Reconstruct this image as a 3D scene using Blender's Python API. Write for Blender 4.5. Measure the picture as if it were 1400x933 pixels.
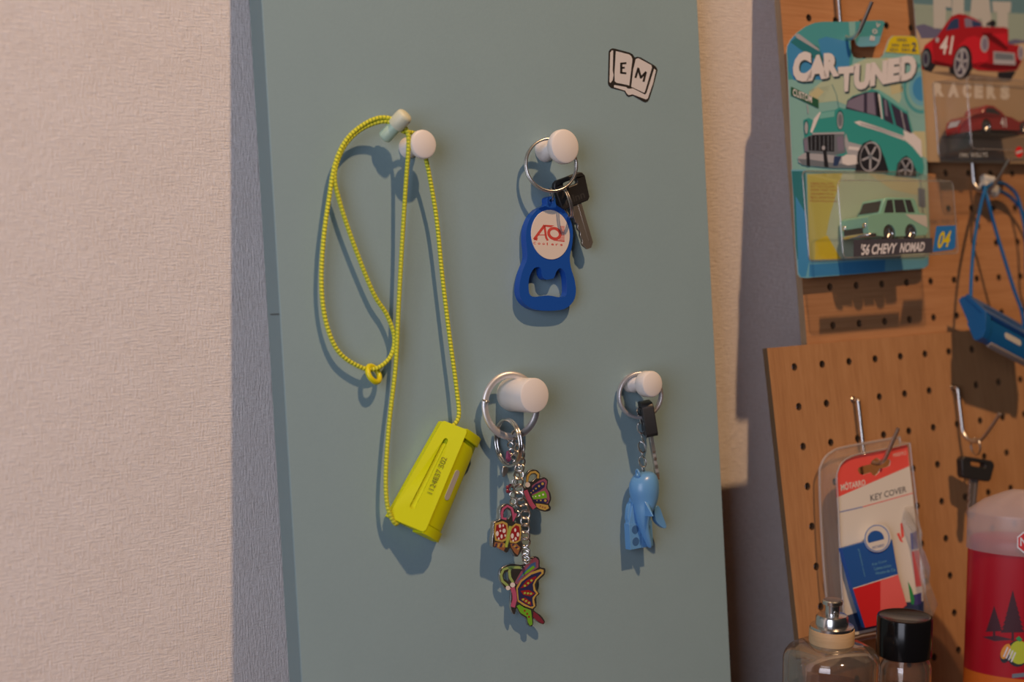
import bpy, bmesh, math, random
from mathutils import Vector, Matrix
from mathutils.geometry import tessellate_polygon

for _o in list(bpy.data.objects):
    bpy.data.objects.remove(_o)
SC = bpy.context.scene
COL = SC.collection
R = math.radians
random.seed(5)

# ------------------------------------------------------------------ camera, world, lights, exposure
CAM_POS = Vector((0.0, -0.684, 1.30))
YAW, PITCH = R(34.858), R(6.073)
FPX = 1933.5
FWD = Vector((math.sin(YAW) * math.cos(PITCH), math.cos(YAW) * math.cos(PITCH), -math.sin(PITCH)))
RGT = FWD.cross(Vector((0, 0, 1))).normalized()
UPV = RGT.cross(FWD)
cd = bpy.data.cameras.new('camera')
cam = bpy.data.objects.new('camera', cd)
COL.objects.link(cam)
cam.matrix_world = Matrix.Translation(CAM_POS) @ Matrix((RGT, UPV, -FWD)).transposed().to_4x4()
cd.sensor_width = 36.0
cd.lens = FPX * 36.0 / 1400.0
cd.clip_start = 0.01
cd.dof.use_dof = True
cd.dof.focus_distance = 0.79
cd.dof.aperture_fstop = 5.0
SC.camera = cam

SC.view_settings.view_transform = 'Standard'
SC.view_settings.look = 'None'
SC.view_settings.gamma = 1.0
SC.view_settings.use_curve_mapping = False
SC.view_settings.exposure = 0.0

w = bpy.data.worlds.new('room_light')
SC.world = w
w.use_nodes = True
nt = w.node_tree
bg = nt.nodes['Background']
tc = nt.nodes.new('ShaderNodeTexCoord')
sx = nt.nodes.new('ShaderNodeSeparateXYZ')
cr = nt.nodes.new('ShaderNodeValToRGB')
mr = nt.nodes.new('ShaderNodeMapRange')
mr.inputs[1].default_value = -1
mr.inputs[2].default_value = 1
nt.links.new(tc.outputs['Generated'], sx.inputs[0])
nt.links.new(sx.outputs['Z'], mr.inputs[0])
nt.links.new(mr.outputs[0], cr.inputs[0])
nt.links.new(cr.outputs[0], bg.inputs[0])
cr.color_ramp.elements[0].color = (0.10, 0.085, 0.08, 1)
cr.color_ramp.elements[1].color = (0.62, 0.58, 0.60, 1)
bg.inputs[1].default_value = 0.04


def look(o, target):
    o.rotation_euler = (Vector(target) - o.location).to_track_quat('-Z', 'Y').to_euler()


CEN = Vector((0.52, 0.0, 1.24))
ld = bpy.data.lights.new('ceiling_lamp', 'POINT')          # warm room lamp, above and behind the camera
lamp = bpy.data.objects.new('ceiling_lamp', ld)
COL.objects.link(lamp)
lamp.location = CEN + 2.2 * Vector((0.04, -1.0, 1.62)).normalized()
ld.energy = 136.0
ld.color = (1.0, 0.62, 0.33)
ld.shadow_soft_size = 0.034
ld = bpy.data.lights.new('window_daylight', 'AREA')        # cool daylight from a window to the left
win = bpy.data.objects.new('window_daylight', ld)
COL.objects.link(win)
win.location = (-0.75, -0.84, 1.46)
look(win, (0.35, 0.0, 1.2))
ld.shape = 'RECTANGLE'
ld.size, ld.size_y = 0.7, 0.9
ld.energy = 9.5
ld.color = (0.84, 0.86, 1.0)


# ------------------------------------------------------------------ materials
def lin(c):
    return tuple(((v / 255) / 12.92 if v / 255 <= 0.04045 else ((v / 255 + 0.055) / 1.055) ** 2.4) for v in c)


def P(r, g, b):
    """albedo of a surface that the room's light shows as this sRGB colour on the right-hand boards"""
    l = lin((r, g, b))
    return tuple(min(0.92, l[i] / k) for i, k in enumerate((0.76, 0.62, 0.575)))


MATS = {}


def mat(name, color=(0.8, 0.8, 0.8), rough=0.5, metal=0.0, spec=0.5, **kw):
    if name in MATS:
        return MATS[name]
    m = bpy.data.materials.new(name)
    m.use_nodes = True
    b = m.node_tree.nodes['Principled BSDF']
    b.inputs['Base Color'].default_value = (*color, 1)
    b.inputs['Roughness'].default_value = rough
    b.inputs['Metallic'].default_value = metal
    b.inputs['Specular IOR Level'].default_value = spec
    for k, v in kw.items():
        b.inputs[k.replace('_', ' ')].default_value = v
    MATS[name] = m
    return m


def nodes(m):
    t = m.node_tree
    return t, t.nodes, t.links, t.nodes['Principled BSDF']


def coords(t, scale=(1, 1, 1), rot=(0, 0, 0), kind='Object'):
    a = t.nodes.new('ShaderNodeTexCoord')
    b = t.nodes.new('ShaderNodeMapping')
    b.inputs['Scale'].default_value = scale
    b.inputs['Rotation'].default_value = rot
    t.links.new(a.outputs[kind], b.inputs[0])
    return b.outputs[0]


def noise(t, vec, scale, detail=3, rough=0.5):
    n = t.nodes.new('ShaderNodeTexNoise')
    n.inputs['Scale'].default_value = scale
    n.inputs['Detail'].default_value = detail
    n.inputs['Roughness'].default_value = rough
    t.links.new(vec, n.inputs['Vector'])
    return n.outputs['Fac']


def ramp(t, fac, stops):
    r = t.nodes.new('ShaderNodeValToRGB')
    e = r.color_ramp.elements
    while len(e) < len(stops):
        e.new(0.5)
    for k, (p, c) in enumerate(stops):
        e[k].position = p
        e[k].color = (*c, 1)
    t.links.new(fac, r.inputs[0])
    return r.outputs[0]


def mathn(t, op, a, b):
    n = t.nodes.new('ShaderNodeMath')
    n.operation = op
    for i, v in enumerate((a, b)):
        if isinstance(v, (int, float)):
            n.inputs[i].default_value = v
        else:
            t.links.new(v, n.inputs[i])
    return n.outputs[0]


def bump(t, height, strength, dist):
    n = t.nodes.new('ShaderNodeBump')
    n.inputs['Strength'].default_value = strength
    n.inputs['Distance'].default_value = dist
    t.links.new(height, n.inputs['Height'])
    t.links.new(n.outputs[0], t.nodes['Principled BSDF'].inputs['Normal'])


# woven wallpaper
WALL = mat('woven_wallpaper', (0.62, 0.56, 0.50), 0.9, spec=0.15)
t, N_, L_, B_ = nodes(WALL)
hz = noise(t, coords(t, (150, 1150, 1)), 1.0, 3, 0.6)
vt = noise(t, coords(t, (1150, 170, 1), (0, 0, R(3))), 1.0, 3, 0.6)
hh = mathn(t, 'ADD', mathn(t, 'MULTIPLY', hz, 1.0), mathn(t, 'MULTIPLY', vt, 1.1))
fl = noise(t, coords(t, (40, 40, 1)), 1.0, 4, 0.6)
L_.new(ramp(t, mathn(t, 'ADD', mathn(t, 'MULTIPLY', hh, 0.45), mathn(t, 'MULTIPLY', fl, 0.25)),
            [(0.30, (0.67, 0.60, 0.565)), (0.56, (0.79, 0.738, 0.718)), (0.82, (0.87, 0.83, 0.83))]), B_.inputs['Base Color'])
bump(t, hh, 0.55, 0.0012)

# painted board
GREEN = mat('sage_paint', (0.215, 0.29, 0.275), 0.62, spec=0.3)
t, N_, L_, B_ = nodes(GREEN)
f1 = noise(t, coords(t, (700, 700, 700)), 1.0, 3, 0.6)
f2 = noise(t, coords(t, (14, 14, 14)), 1.0, 4, 0.6)
L_.new(ramp(t, mathn(t, 'ADD', mathn(t, 'MULTIPLY', f1, 0.4), mathn(t, 'MULTIPLY', f2, 0.6)),
            [(0.25, (0.252, 0.37, 0.42)), (0.75, (0.277, 0.405, 0.455))]), B_.inputs['Base Color'])
bump(t, f1, 0.12, 0.0006)
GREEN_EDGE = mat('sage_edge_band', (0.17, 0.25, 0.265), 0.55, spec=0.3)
SEAM = mat('dark_seam', (0.05, 0.06, 0.06), 0.8)


def wood(name, c0, c1, c2, grain, rot=0):
    m = mat(name, c1, 0.5, spec=0.35)
    t, N_, L_, B_ = nodes(m)
    v = coords(t, grain)
    a = noise(t, v, 1.0, 5, 0.62)
    b = noise(t, coords(t, (grain[0] * .12, grain[1] * .12, grain[2] * .12)), 1.0, 4, 0.6)
    f = mathn(t, 'ADD', mathn(t, 'MULTIPLY', a, 0.6), mathn(t, 'MULTIPLY', b, 0.4))
    L_.new(ramp(t, f, [(0.3, c0), (0.52, c1), (0.72, c2)]), B_.inputs['Base Color'])
    bump(t, a, 0.08, 0.0005)
    return m


WOOD_U = wood('pegboard_veneer_level_grain', (0.36, 0.165, 0.068), (0.47, 0.232, 0.106), (0.54, 0.29, 0.14), (26, 700, 700))
WOOD_L = wood('pegboard_veneer_upright_grain', (0.345, 0.168, 0.074), (0.43, 0.222, 0.10), (0.495, 0.272, 0.132), (900, 55, 900))
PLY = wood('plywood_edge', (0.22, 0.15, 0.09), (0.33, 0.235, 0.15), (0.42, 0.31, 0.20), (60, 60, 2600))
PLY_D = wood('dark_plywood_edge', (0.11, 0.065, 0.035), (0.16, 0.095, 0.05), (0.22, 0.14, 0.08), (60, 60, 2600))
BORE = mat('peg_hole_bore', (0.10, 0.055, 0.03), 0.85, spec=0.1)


# ------------------------------------------------------------------ frames: board planes, local mm (x right, y up the board, z out of it)
class Frame:
    def __init__(self, p, lean):
        a = R(lean)
        self.o = Vector(p)
        self.X = Vector((1, 0, 0))
        self.Y = Vector((0, math.sin(a), math.cos(a)))
        self.N = Vector((0, -math.cos(a), math.sin(a)))
        self.M = Matrix((self.X, self.Y, self.N)).transposed().to_4x4()
        self.M.translation = self.o

    def loc(self, p):
        d = p - self.o
        return Vector((d.dot(self.X), d.dot(self.Y), d.dot(self.N))) * 1000

    def at(self, px, py, n=0.0):
        """point of the plane n mm in front of this board that the photograph shows at (px, py)"""
        d = FWD + RGT * ((px - 700) / FPX) - UPV * ((py - 466.5) / FPX)
        k = (self.o + self.N * (n / 1000) - CAM_POS).dot(self.N) / d.dot(self.N)
        return self.loc(CAM_POS + d * k)

    def at_x(self, px, py, x):
        """the point with local x = x seen at (px, py): (y, n)"""
        d = FWD + RGT * ((px - 700) / FPX) - UPV * ((py - 466.5) / FPX)
        k = (self.o.x + x / 1000 - CAM_POS.x) / d.x
        q = self.loc(CAM_POS + d * k)
        return q.y, q.z


FG = Frame(CAM_POS + Vector((0.45, 0.642, -0.07)), 5.4)           # green board, front face
FU = Frame(CAM_POS + Vector((0.69132, 0.63242, -0.06202)), 7.73)   # upper pegboard, front face, at a hole
FL = Frame(CAM_POS + Vector((0.64783, 0.62052, -0.10997)), 10.18)  # lower pegboard, front face, at a hole
FW = Frame(CAM_POS + Vector((0.0, 0.684, 0.0)), 0.0)               # the wall
SHELF_Z = CAM_POS.z - 0.365


# ------------------------------------------------------------------ mesh builder (mm in a frame, or in a sub-frame xf)
class MB:
    def __init__(self, xf=None):
        self.v, self.f, self.m, self.uv, self.names = [], [], [], [], []
        self.xf = xf

    def mi(self, m):
        if m.name not in self.names:
            self.names.append(m.name)
        return self.names.index(m.name)

    def add(self, vs, fs, m, uvs=None):
        b = len(self.v)
        for p in vs:
            p = Vector(p)
            self.v.append(self.xf @ p if self.xf else p)
        k = self.mi(m)
        for i, f in enumerate(fs):
            self.f.append([b + j for j in f])
            self.m.append(k)
            self.uv.append(uvs[i] if uvs else None)
        return self

    def prism(self, outer, z0, z1, m, holes=(), side=None, hole_m=None, bottom=True):
        loops = [list(outer)] + [list(h) for h in holes]
        loops = [[(p[0], p[1]) for p in l] for l in loops]
        tri = tessellate_polygon([[Vector((p[0], p[1], 0)) for p in l] for l in loops])
        flat = [p for l in loops for p in l]
        n = len(flat)
        up = []
        for t3 in tri:
            a, b, c = (flat[i] for i in t3)
            s = (b[0] - a[0]) * (c[1] - a[1]) - (b[1] - a[1]) * (c[0] - a[0])
            up.append(tuple(t3) if s > 0 else tuple(reversed(t3)))
        z = z1 if callable(z1) else (lambda x, y: z1)
        self.add([(p[0], p[1], z(*p)) for p in flat], up, m)
        if bottom:
            self.add([(p[0], p[1], z0) for p in flat], [tuple(reversed(q)) for q in up], side or m)
        for k, l in enumerate(loops):
            ar = sum(l[i - 1][0] * l[i][1] - l[i][0] * l[i - 1][1] for i in range(len(l)))
            if (ar < 0) != (k > 0):
                l = l[::-1]
            c = len(l)
            vs = [(p[0], p[1], z0) for p in l] + [(p[0], p[1], z(*p)) for p in l]
            self.add(vs, [(i, (i + 1) % c, c + (i + 1) % c, c + i) for i in range(c)], (hole_m if k else None) or side or m)
        return self

    def lathe(self, prof, m, seg=32, axis=None, o=(0, 0, 0), ms=None):
        """prof = [(r, h)...] about the local axis; ms = a material for each band"""
        ax = Vector(axis or (0, 0, 1)).normalized()
        u = ax.orthogonal().normalized()
        w_ = ax.cross(u)
        o = Vector(o)
        rings = []
        vs = []
        for r, h in prof:
            if r < 1e-6:
                rings.append([len(vs)])
                vs.append(o + ax * h)
            else:
                rings.append(list(range(len(vs), len(vs) + seg)))
                vs += [o + ax * h + (u * math.cos(2 * math.pi * i / seg) + w_ * math.sin(2 * math.pi * i / seg)) * r for i in range(seg)]
        groups = {}
        for k in range(len(rings) - 1):
            a, b = rings[k], rings[k + 1]
            mm = (ms[k] if ms else m) or m
            g = groups.setdefault(mm.name, (mm, []))[1]
            for i in range(seg):
                j = (i + 1) % seg
                if len(a) == 1 and len(b) == 1:
                    continue
                if len(a) == 1:
                    g.append((a[0], b[j], b[i]))
                elif len(b) == 1:
                    g.append((a[i], a[j], b[0]))
                else:
                    g.append((a[i], a[j], b[j], b[i]))
        base = len(self.v)
        for p in vs:
            self.v.append(self.xf @ p if self.xf else p)
        for mm, fs in groups.values():
            k = self.mi(mm)
            for f in fs:
                self.f.append([base + q for q in f])
                self.m.append(k)
                self.uv.append(None)
        return self

    def tube(self, path, r, m, closed=False, seg=8, flat=None):
        """a round (or, with flat=(across, axis), band-like) bar along path"""
        ps = [Vector(p) for p in path]
        n = len(ps)
        tan = []
        for i in range(n):
            a = ps[(i - 1) % n] if (closed or i > 0) else ps[i]
            b = ps[(i + 1) % n] if (closed or i < n - 1) else ps[i]
            tan.append((b - a).normalized())
        u = tan[0].orthogonal().normalized()
        if flat:
            u = Vector(flat[1])
        s = 0.0
        vs, fs, uvs, us = [], [], [], []
        for i in range(n):
            if i:
                s += (ps[i] - ps[i - 1]).length
            if flat:
                uu = (Vector(flat[1]) - tan[i] * Vector(flat[1]).dot(tan[i])).normalized()
            else:
                uu = (u - tan[i] * u.dot(tan[i])).normalized()
            u = uu
            w_ = tan[i].cross(uu)
            rr = r[i] if isinstance(r, (list, tuple)) else r
            ra = flat[0] if flat else rr
            for k in range(seg):
                a = 2 * math.pi * k / seg
                vs.append(ps[i] + uu * (math.cos(a) * ra) + w_ * (math.sin(a) * rr))
            us.append(s)
        if closed:
            us.append(s + (ps[0] - ps[-1]).length)
        for i in range(n if closed else n - 1):
            j = (i + 1) % n
            # find the twist-free match for the closing ring
            off = 0
            if closed and i == n - 1:
                best = 1e18
                for q in range(seg):
                    dd = sum((vs[i * seg + k] - vs[(k + q) % seg]).length for k in range(0, seg, 2))
                    if dd < best:
                        best, off = dd, q
            for k in range(seg):
                k2 = (k + 1) % seg
                fs.append((i * seg + k, i * seg + k2, j * seg + (k2 + off) % seg, j * seg + (k + off) % seg))
                uvs.append([(us[i], k / seg), (us[i], (k + 1) / seg), (us[i + 1], (k + 1) / seg), (us[i + 1], k / seg)])
        if not closed:
            fs.append(tuple(reversed(range(seg))))
            uvs.append([(0, 0)] * seg)
            fs.append(tuple((n - 1) * seg + k for k in range(seg)))
            uvs.append([(s, 0)] * seg)
        return self.add(vs, fs, m, uvs)

    def ring(self, c, nrm, rx, r, m, ry=None, xdir=None, n=40, seg=8, flat=None):
        nrm = Vector(nrm).normalized()
        u = Vector(xdir) if xdir else nrm.orthogonal()
        u = (u - nrm * u.dot(nrm)).normalized()
        v = nrm.cross(u)
        c = Vector(c)
        ry = ry or rx
        return self.tube([c + u * (rx * math.cos(2 * math.pi * i / n)) + v * (ry * math.sin(2 * math.pi * i / n)) for i in range(n)], r, m, True, seg, flat=(flat, nrm) if flat else None)

    def ball(self, c, r, m, seg=14, sc=(1, 1, 1)):
        vs, fs = [], []
        nn = seg // 2
        for i in range(nn + 1):
            th = math.pi * i / nn
            for k in range(seg):
                a = 2 * math.pi * k / seg
                vs.append((c[0] + r * sc[0] * math.sin(th) * math.cos(a), c[1] + r * sc[1] * math.sin(th) * math.sin(a), c[2] + r * sc[2] * math.cos(th)))
        for i in range(nn):
            for k in range(seg):
                k2 = (k + 1) % seg
                fs.append((i * seg + k, (i + 1) * seg + k, (i + 1) * seg + k2, i * seg + k2))
        return self.add(vs, fs, m)

    def extrude(self, prof, y0, y1, m, axes='xz'):
        """profile in local (x, z) pushed along local y, ends closed"""
        n = len(prof)
        ar = sum(prof[i - 1][0] * prof[i][1] - prof[i][0] * prof[i - 1][1] for i in range(n))
        if ar < 0:
            prof = prof[::-1]
        vs = [(p[0], y0, p[1]) for p in prof] + [(p[0], y1, p[1]) for p in prof]
        fs = [(i, n + i, n + (i + 1) % n, (i + 1) % n) for i in range(n)]
        fs += [tuple(range(n)), tuple(reversed(range(n, 2 * n)))]
        return self.add(vs, fs, m)

    def build(self, name, frame, root=None, anchor=None, bevel=0, label=None, smooth=True, sub=0):
        an = Vector(ANCH[root.name]) if root else Vector(anchor or (0, 0, 0))
        me = bpy.data.meshes.new(name)
        me.from_pydata([(p - an) * 0.001 for p in self.v], [], self.f)
        for n in self.names:
            me.materials.append(bpy.data.materials[n])
        me.polygons.foreach_set('material_index', self.m)
        if any(self.uv):
            ul = me.uv_layers.new(name='UVMap')
            for poly, q in zip(me.polygons, self.uv):
                if q:
                    for li, c in zip(poly.loop_indices, q):
                        ul.data[li].uv = c
        bm = bmesh.new()
        bm.from_mesh(me)
        bmesh.ops.remove_doubles(bm, verts=bm.verts, dist=1e-7)
        bm.to_mesh(me)
        bm.free()
        if smooth:
            me.polygons.foreach_set('use_smooth', [True] * len(me.polygons))
            me.set_sharp_from_angle(angle=R(38))
        o = bpy.data.objects.new(name, me)
        COL.objects.link(o)
        if root:
            o.parent = root
        else:
            o.matrix_world = frame.M @ Matrix.Translation(an * 0.001)
        if sub:
            s = o.modifiers.new('smooth', 'SUBSURF')
            s.levels = s.render_levels = sub
        if bevel:
            bv = o.modifiers.new('edge', 'BEVEL')
            bv.width = bevel * 0.001
            bv.segments = 2
            bv.limit_method = 'ANGLE'
            bv.angle_limit = R(35)
        if label:
            o['label'] = label
        ANCH[o.name] = an
        return o


ANCH = {}


def thing(name, frame, anchor, label, cat, group=None):
    o = bpy.data.objects.new(name, None)
    COL.objects.link(o)
    o.empty_display_size = 0.01
    o.matrix_world = frame.M @ Matrix.Translation(Vector(anchor) * 0.001)
    ANCH[o.name] = Vector(anchor)
    return tag(o, label, cat, group)


def sub(o, parent):
    """make o, built in the same frame, a child of a part"""
    o.parent = parent
    return o


def tag(o, label=None, cat=None, group=None, kind=None):
    for k, v in (('label', label), ('category', cat), ('group', group), ('kind', kind)):
        if v:
            o[k] = v
    return o


def rrect(x0, y0, x1, y1, r, n=5):
    out = []
    for cx, cy, a0 in ((x1 - r, y1 - r, 0), (x0 + r, y1 - r, 90), (x0 + r, y0 + r, 180), (x1 - r, y0 + r, 270)):
        for i in range(n + 1):
            a = R(a0 + 90 * i / n)
            out.append((cx + r * math.cos(a), cy + r * math.sin(a)))
    return out


def ell(cx, cy, rx, ry, n=28, rot=0):
    c, s = math.cos(R(rot)), math.sin(R(rot))
    return [(cx + rx * math.cos(2 * math.pi * i / n) * c - ry * math.sin(2 * math.pi * i / n) * s,
             cy + rx * math.cos(2 * math.pi * i / n) * s + ry * math.sin(2 * math.pi * i / n) * c) for i in range(n)]


def smooth_path(pts, closed=False, k=6):
    """Catmull-Rom through pts"""
    ps = [Vector(p) for p in pts]
    n = len(ps)
    out = []
    for i in range(n if closed else n - 1):
        p0 = ps[(i - 1) % n] if (closed or i > 0) else ps[i]
        p1 = ps[i]
        p2 = ps[(i + 1) % n]
        p3 = ps[(i + 2) % n] if (closed or i + 2 < n) else p2
        for j in range(k):
            t_ = j / k
            out.append(0.5 * ((2 * p1) + (p2 - p0) * t_ + (2 * p0 - 5 * p1 + 4 * p2 - p3) * t_ ** 2 + (3 * p1 - p0 - 3 * p2 + p3) * t_ ** 3))
    if not closed:
        out.append(ps[-1])
    return out


# ------------------------------------------------------------------ printed / flat art: layers of thin polygons on a surface
_TXT = {}


def text_mesh(s, bold=0.0, shear=0.0):
    key = (s, bold, shear)
    if key not in _TXT:
        c = bpy.data.curves.new('lettering', 'FONT')
        c.body = s
        c.offset = bold
        c.shear = shear
        c.resolution_u = 3
        o = bpy.data.objects.new('lettering', c)
        COL.objects.link(o)
        dg = bpy.context.evaluated_depsgraph_get()
        me = bpy.data.meshes.new_from_object(o.evaluated_get(dg))
        vs = [v.co.copy() for v in me.vertices]
        fs = [tuple(p.vertices) for p in me.polygons]
        bpy.data.objects.remove(o)
        bpy.data.curves.remove(c)
        bpy.data.meshes.remove(me)
        x0, x1 = min(v.x for v in vs), max(v.x for v in vs)
        y0, y1 = min(v.y for v in vs), max(v.y for v in vs)
        _TXT[key] = ([((v.x - x0) / (x1 - x0), (v.y - y0) / (y1 - y0)) for v in vs], fs)
    return _TXT[key]


class Art:
    """flat shapes: fn(x, y, n) maps crop coordinates of the photograph to a point n mm in front of the surface"""

    def __init__(self, fn, crop=(0, 0, 1), base=0.0, dz=0.05, fine=0):
        self.fn, self.c, self.base, self.dz, self.fine = fn, crop, base, dz, fine
        self.mb = MB()

    def pt(self, x, y, layer):
        return self.fn(self.c[0] + x / self.c[2], self.c[1] + y / self.c[2], self.base + layer * self.dz)

    def poly(self, pts, m, layer, holes=()):
        loops = [list(pts)] + [list(h) for h in holes]
        tri = tessellate_polygon([[Vector((p[0], p[1], 0)) for p in l] for l in loops])
        flat = [tuple(p[:2]) for l in loops for p in l]
        fs = []
        for t3 in tri:
            a, b, c = (flat[i] for i in t3)
            s = (b[0] - a[0]) * (c[1] - a[1]) - (b[1] - a[1]) * (c[0] - a[0])
            fs.append(tuple(t3) if s < 0 else tuple(reversed(t3)))
        for _ in range(self.fine):
            nf, mid = [], {}
            for a, b, c in fs:
                q = []
                for i, j in ((a, b), (b, c), (c, a)):
                    k = (min(i, j), max(i, j))
                    if k not in mid:
                        mid[k] = len(flat)
                        flat.append(((flat[i][0] + flat[j][0]) / 2, (flat[i][1] + flat[j][1]) / 2))
                    q.append(mid[k])
                nf += [(a, q[0], q[2]), (q[0], b, q[1]), (q[2], q[1], c), (q[0], q[1], q[2])]
            fs = nf
        self.mb.add([self.pt(x, y, layer) for x, y in flat], fs, m)
        return self

    def ell(self, cx, cy, rx, ry, m, layer, rot=0, n=26):
        return self.poly(ell(cx, cy, rx, ry, n, rot), m, layer)

    def ring(self, cx, cy, rx, ry, w_, m, layer, rot=0, n=28):
        return self.poly(ell(cx, cy, rx, ry, n, rot), m, layer, [ell(cx, cy, rx - w_, ry - w_, n, rot)])

    def stroke(self, path, w_, m, layer):
        ps = [Vector((p[0], p[1])) for p in path]
        le, ri = [], []
        for i, p in enumerate(ps):
            a = ps[max(i - 1, 0)]
            b = ps[min(i + 1, len(ps) - 1)]
            d = (b - a).normalized()
            nn = Vector((-d.y, d.x)) * (w_ / 2)
            le.append(p + nn)
            ri.append(p - nn)
        for i in range(len(ps) - 1):
            self.poly([le[i], le[i + 1], ri[i + 1], ri[i]], m, layer)
        return self

    def text(self, s, quad, m, layer, bold=0.0, shear=0.0):
        """quad = crop corners TL, TR, BR, BL"""
        vs, fs = text_mesh(s, bold, shear)
        tl, tr, br, bl = (Vector(q) for q in quad)
        out = []
        for u, v in vs:
            a = tl.lerp(tr, u)
            b = bl.lerp(br, u)
            q = b.lerp(a, v)
            out.append(self.pt(q.x, q.y, layer))
        self.mb.add(out, fs, m)
        return self

    def build(self, name, frame, root=None, **k):
        return self.mb.build(name, frame, root, smooth=False, **k)


# ------------------------------------------------------------------ setting
mb = MB()
mb.prism([(-1400, -900), (2600, -900), (2600, 1400), (-1400, 1400)], -60, 0, WALL)
tag(mb.build('wall_back', FW), 'woven cream wallpaper wall behind the boards', kind='structure')
SHELF_M = wood('shelf_top', (0.10, 0.06, 0.035), (0.15, 0.09, 0.055), (0.2, 0.125, 0.08), (12, 300, 300))
zs = (SHELF_Z - CAM_POS.z) * 1000
mb = MB()
mb.prism([(-700, zs - 25), (1500, zs - 25), (1500, zs), (-700, zs)], 0, 330, SHELF_M)
tag(mb.build('trim_1', FW, anchor=(400, zs - 12, 165), bevel=1.5), 'wooden shelf the boards and bottles stand on', kind='structure')


def y_on_shelf(fr, n):
    """local y at which the plane n mm in front of a board meets the shelf"""
    return ((SHELF_Z - fr.o.z) * 1000 - n * fr.N.z) / fr.Y.z


# green board
gx0 = (FG.at(358.5, 0).x + FG.at(411.5, 933).x) / 2
gx1 = (FG.at(953, 0).x + FG.at(1000, 933).x) / 2
GT = 15.0
gy0 = y_on_shelf(FG, -GT)
root = thing('green_board', FG, ((gx0 + gx1) / 2, gy0, -GT), 'tall sage green painted board leaning on the wall, holding the white pegs', 'board')
mb = MB()
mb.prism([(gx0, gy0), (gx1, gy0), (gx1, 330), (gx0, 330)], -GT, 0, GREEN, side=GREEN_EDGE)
mb.build('panel', FG, root, bevel=0.7)
mb = MB()
sy = FG.at(377, 430).y
mb.prism([(gx0 - 0.12, sy - 0.35), (gx0 + 0.2, sy - 0.35), (gx0 + 0.2, sy + 0.35), (gx0 - 0.12, sy + 0.35)], -GT + 4.0, -0.8, SEAM)
mb.build('edge_seam', FG, root, label='thin dark seam across the side edge')


def pegboard(fr, name, x0, x1, y0, y1, T, M, E, label, hole_r=2.45):
    """board with real bored holes on a 25 mm grid through local (0, 0)"""
    root = thing(name, fr, ((x0 + x1) / 2, y0, -T), label, 'pegboard')
    mb = MB()
    i0, i1 = math.ceil((x0 + 6) / 25), math.floor((x1 - 6) / 25)
    j0, j1 = math.ceil((y0 + 6) / 25), math.floor((y1 - 6) / 25)
    xs = [x0] + [(i + .5) * 25 for i in range(i0, i1)] + [x1]
    ys = [y0] + [(j + .5) * 25 for j in range(j0, j1)] + [y1]
    n = 20
    for i in range(i0, i1 + 1):
        for j in range(j0, j1 + 1):
            a, b = xs[i - i0], xs[i - i0 + 1]
            c, d = ys[j - j0], ys[j - j0 + 1]
            cx, cy = i * 25, j * 25
            circ = [(cx + hole_r * math.cos(2 * math.pi * k / n), cy + hole_r * math.sin(2 * math.pi * k / n)) for k in range(n)]
            sq = []
            for k in range(n):
                ca, sa = math.cos(2 * math.pi * k / n), math.sin(2 * math.pi * k / n)
                tx = ((b - cx) if ca > 0 else (a - cx)) / ca if abs(ca) > 1e-9 else 1e9
                ty = ((d - cy) if sa > 0 else (c - cy)) / sa if abs(sa) > 1e-9 else 1e9
                t_ = min(tx, ty)
                sq.append((cx + ca * t_, cy + sa * t_))
            # corners of the cell go to the nearest spoke
            for X, Y in ((a, c), (b, c), (b, d), (a, d)):
                k = min(range(n), key=lambda q: (sq[q][0] - X) ** 2 + (sq[q][1] - Y) ** 2)
                sq[k] = (X, Y)
            for z, flip in ((0, False), (-T, True)):
                vs = [(p[0], p[1], z) for p in circ] + [(p[0], p[1], z) for p in sq]
                fs = [(k, n + k, n + (k + 1) % n, (k + 1) % n) for k in range(n)]
                mb.add(vs, [tuple(reversed(f)) for f in fs] if flip else fs, M)
            vs = [(p[0], p[1], 0) for p in circ] + [(p[0], p[1], -T) for p in circ]
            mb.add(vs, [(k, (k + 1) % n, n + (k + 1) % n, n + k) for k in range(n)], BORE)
    c4 = [(x0, y0), (x1, y0), (x1, y1), (x0, y1)]
    vs = [(p[0], p[1], -T) for p in c4] + [(p[0], p[1], 0) for p in c4]
    mb.add(vs, [(k, (k + 1) % 4, 4 + (k + 1) % 4, 4 + k) for k in range(4)], E)
    o = mb.build('panel', fr, root, smooth=False)
    return root


ux0 = (FU.at(1072, 60).x + FU.at(1102, 465).x) / 2
pegboard(FU, 'pegboard', ux0, ux0 + 450, y_on_shelf(FU, -5), 330, 5.0, WOOD_U, PLY,
         'taller orange-brown pegboard standing behind, holding the two toy car packs')
lx0 = (FL.at(1056, 477).x + FL.at(1091, 933).x) / 2
ly1 = (FL.at(1056, 476).y + FL.at(1320, 452).y) / 2
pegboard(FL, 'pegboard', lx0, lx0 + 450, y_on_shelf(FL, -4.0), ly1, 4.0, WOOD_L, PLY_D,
         'shorter brown pegboard leaning in front, its top edge showing')


# ================================================================== things on the green board
WHITE = mat('white_plastic', (0.80, 0.76, 0.74), 0.42)
CHROME = mat('polished_steel', (0.72, 0.71, 0.70), 0.22, 1.0)
CHAINM = mat('chain_nickel', (0.50, 0.46, 0.42), 0.3, 1.0)
STEEL = mat('brushed_steel', (0.60, 0.58, 0.56), 0.32, 1.0)
NICKEL = mat('satin_nickel', (0.74, 0.72, 0.72), 0.42, 0.75)
BRASSY = mat('nickel_brass', (0.62, 0.55, 0.47), 0.35, 0.9)
BLACKP = mat('black_plastic', (0.022, 0.021, 0.021), 0.42)
INK = mat('black_ink', (0.018, 0.016, 0.015), 0.6)
STICKER = mat('sticker_white', (0.66, 0.65, 0.67), 0.45)

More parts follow.
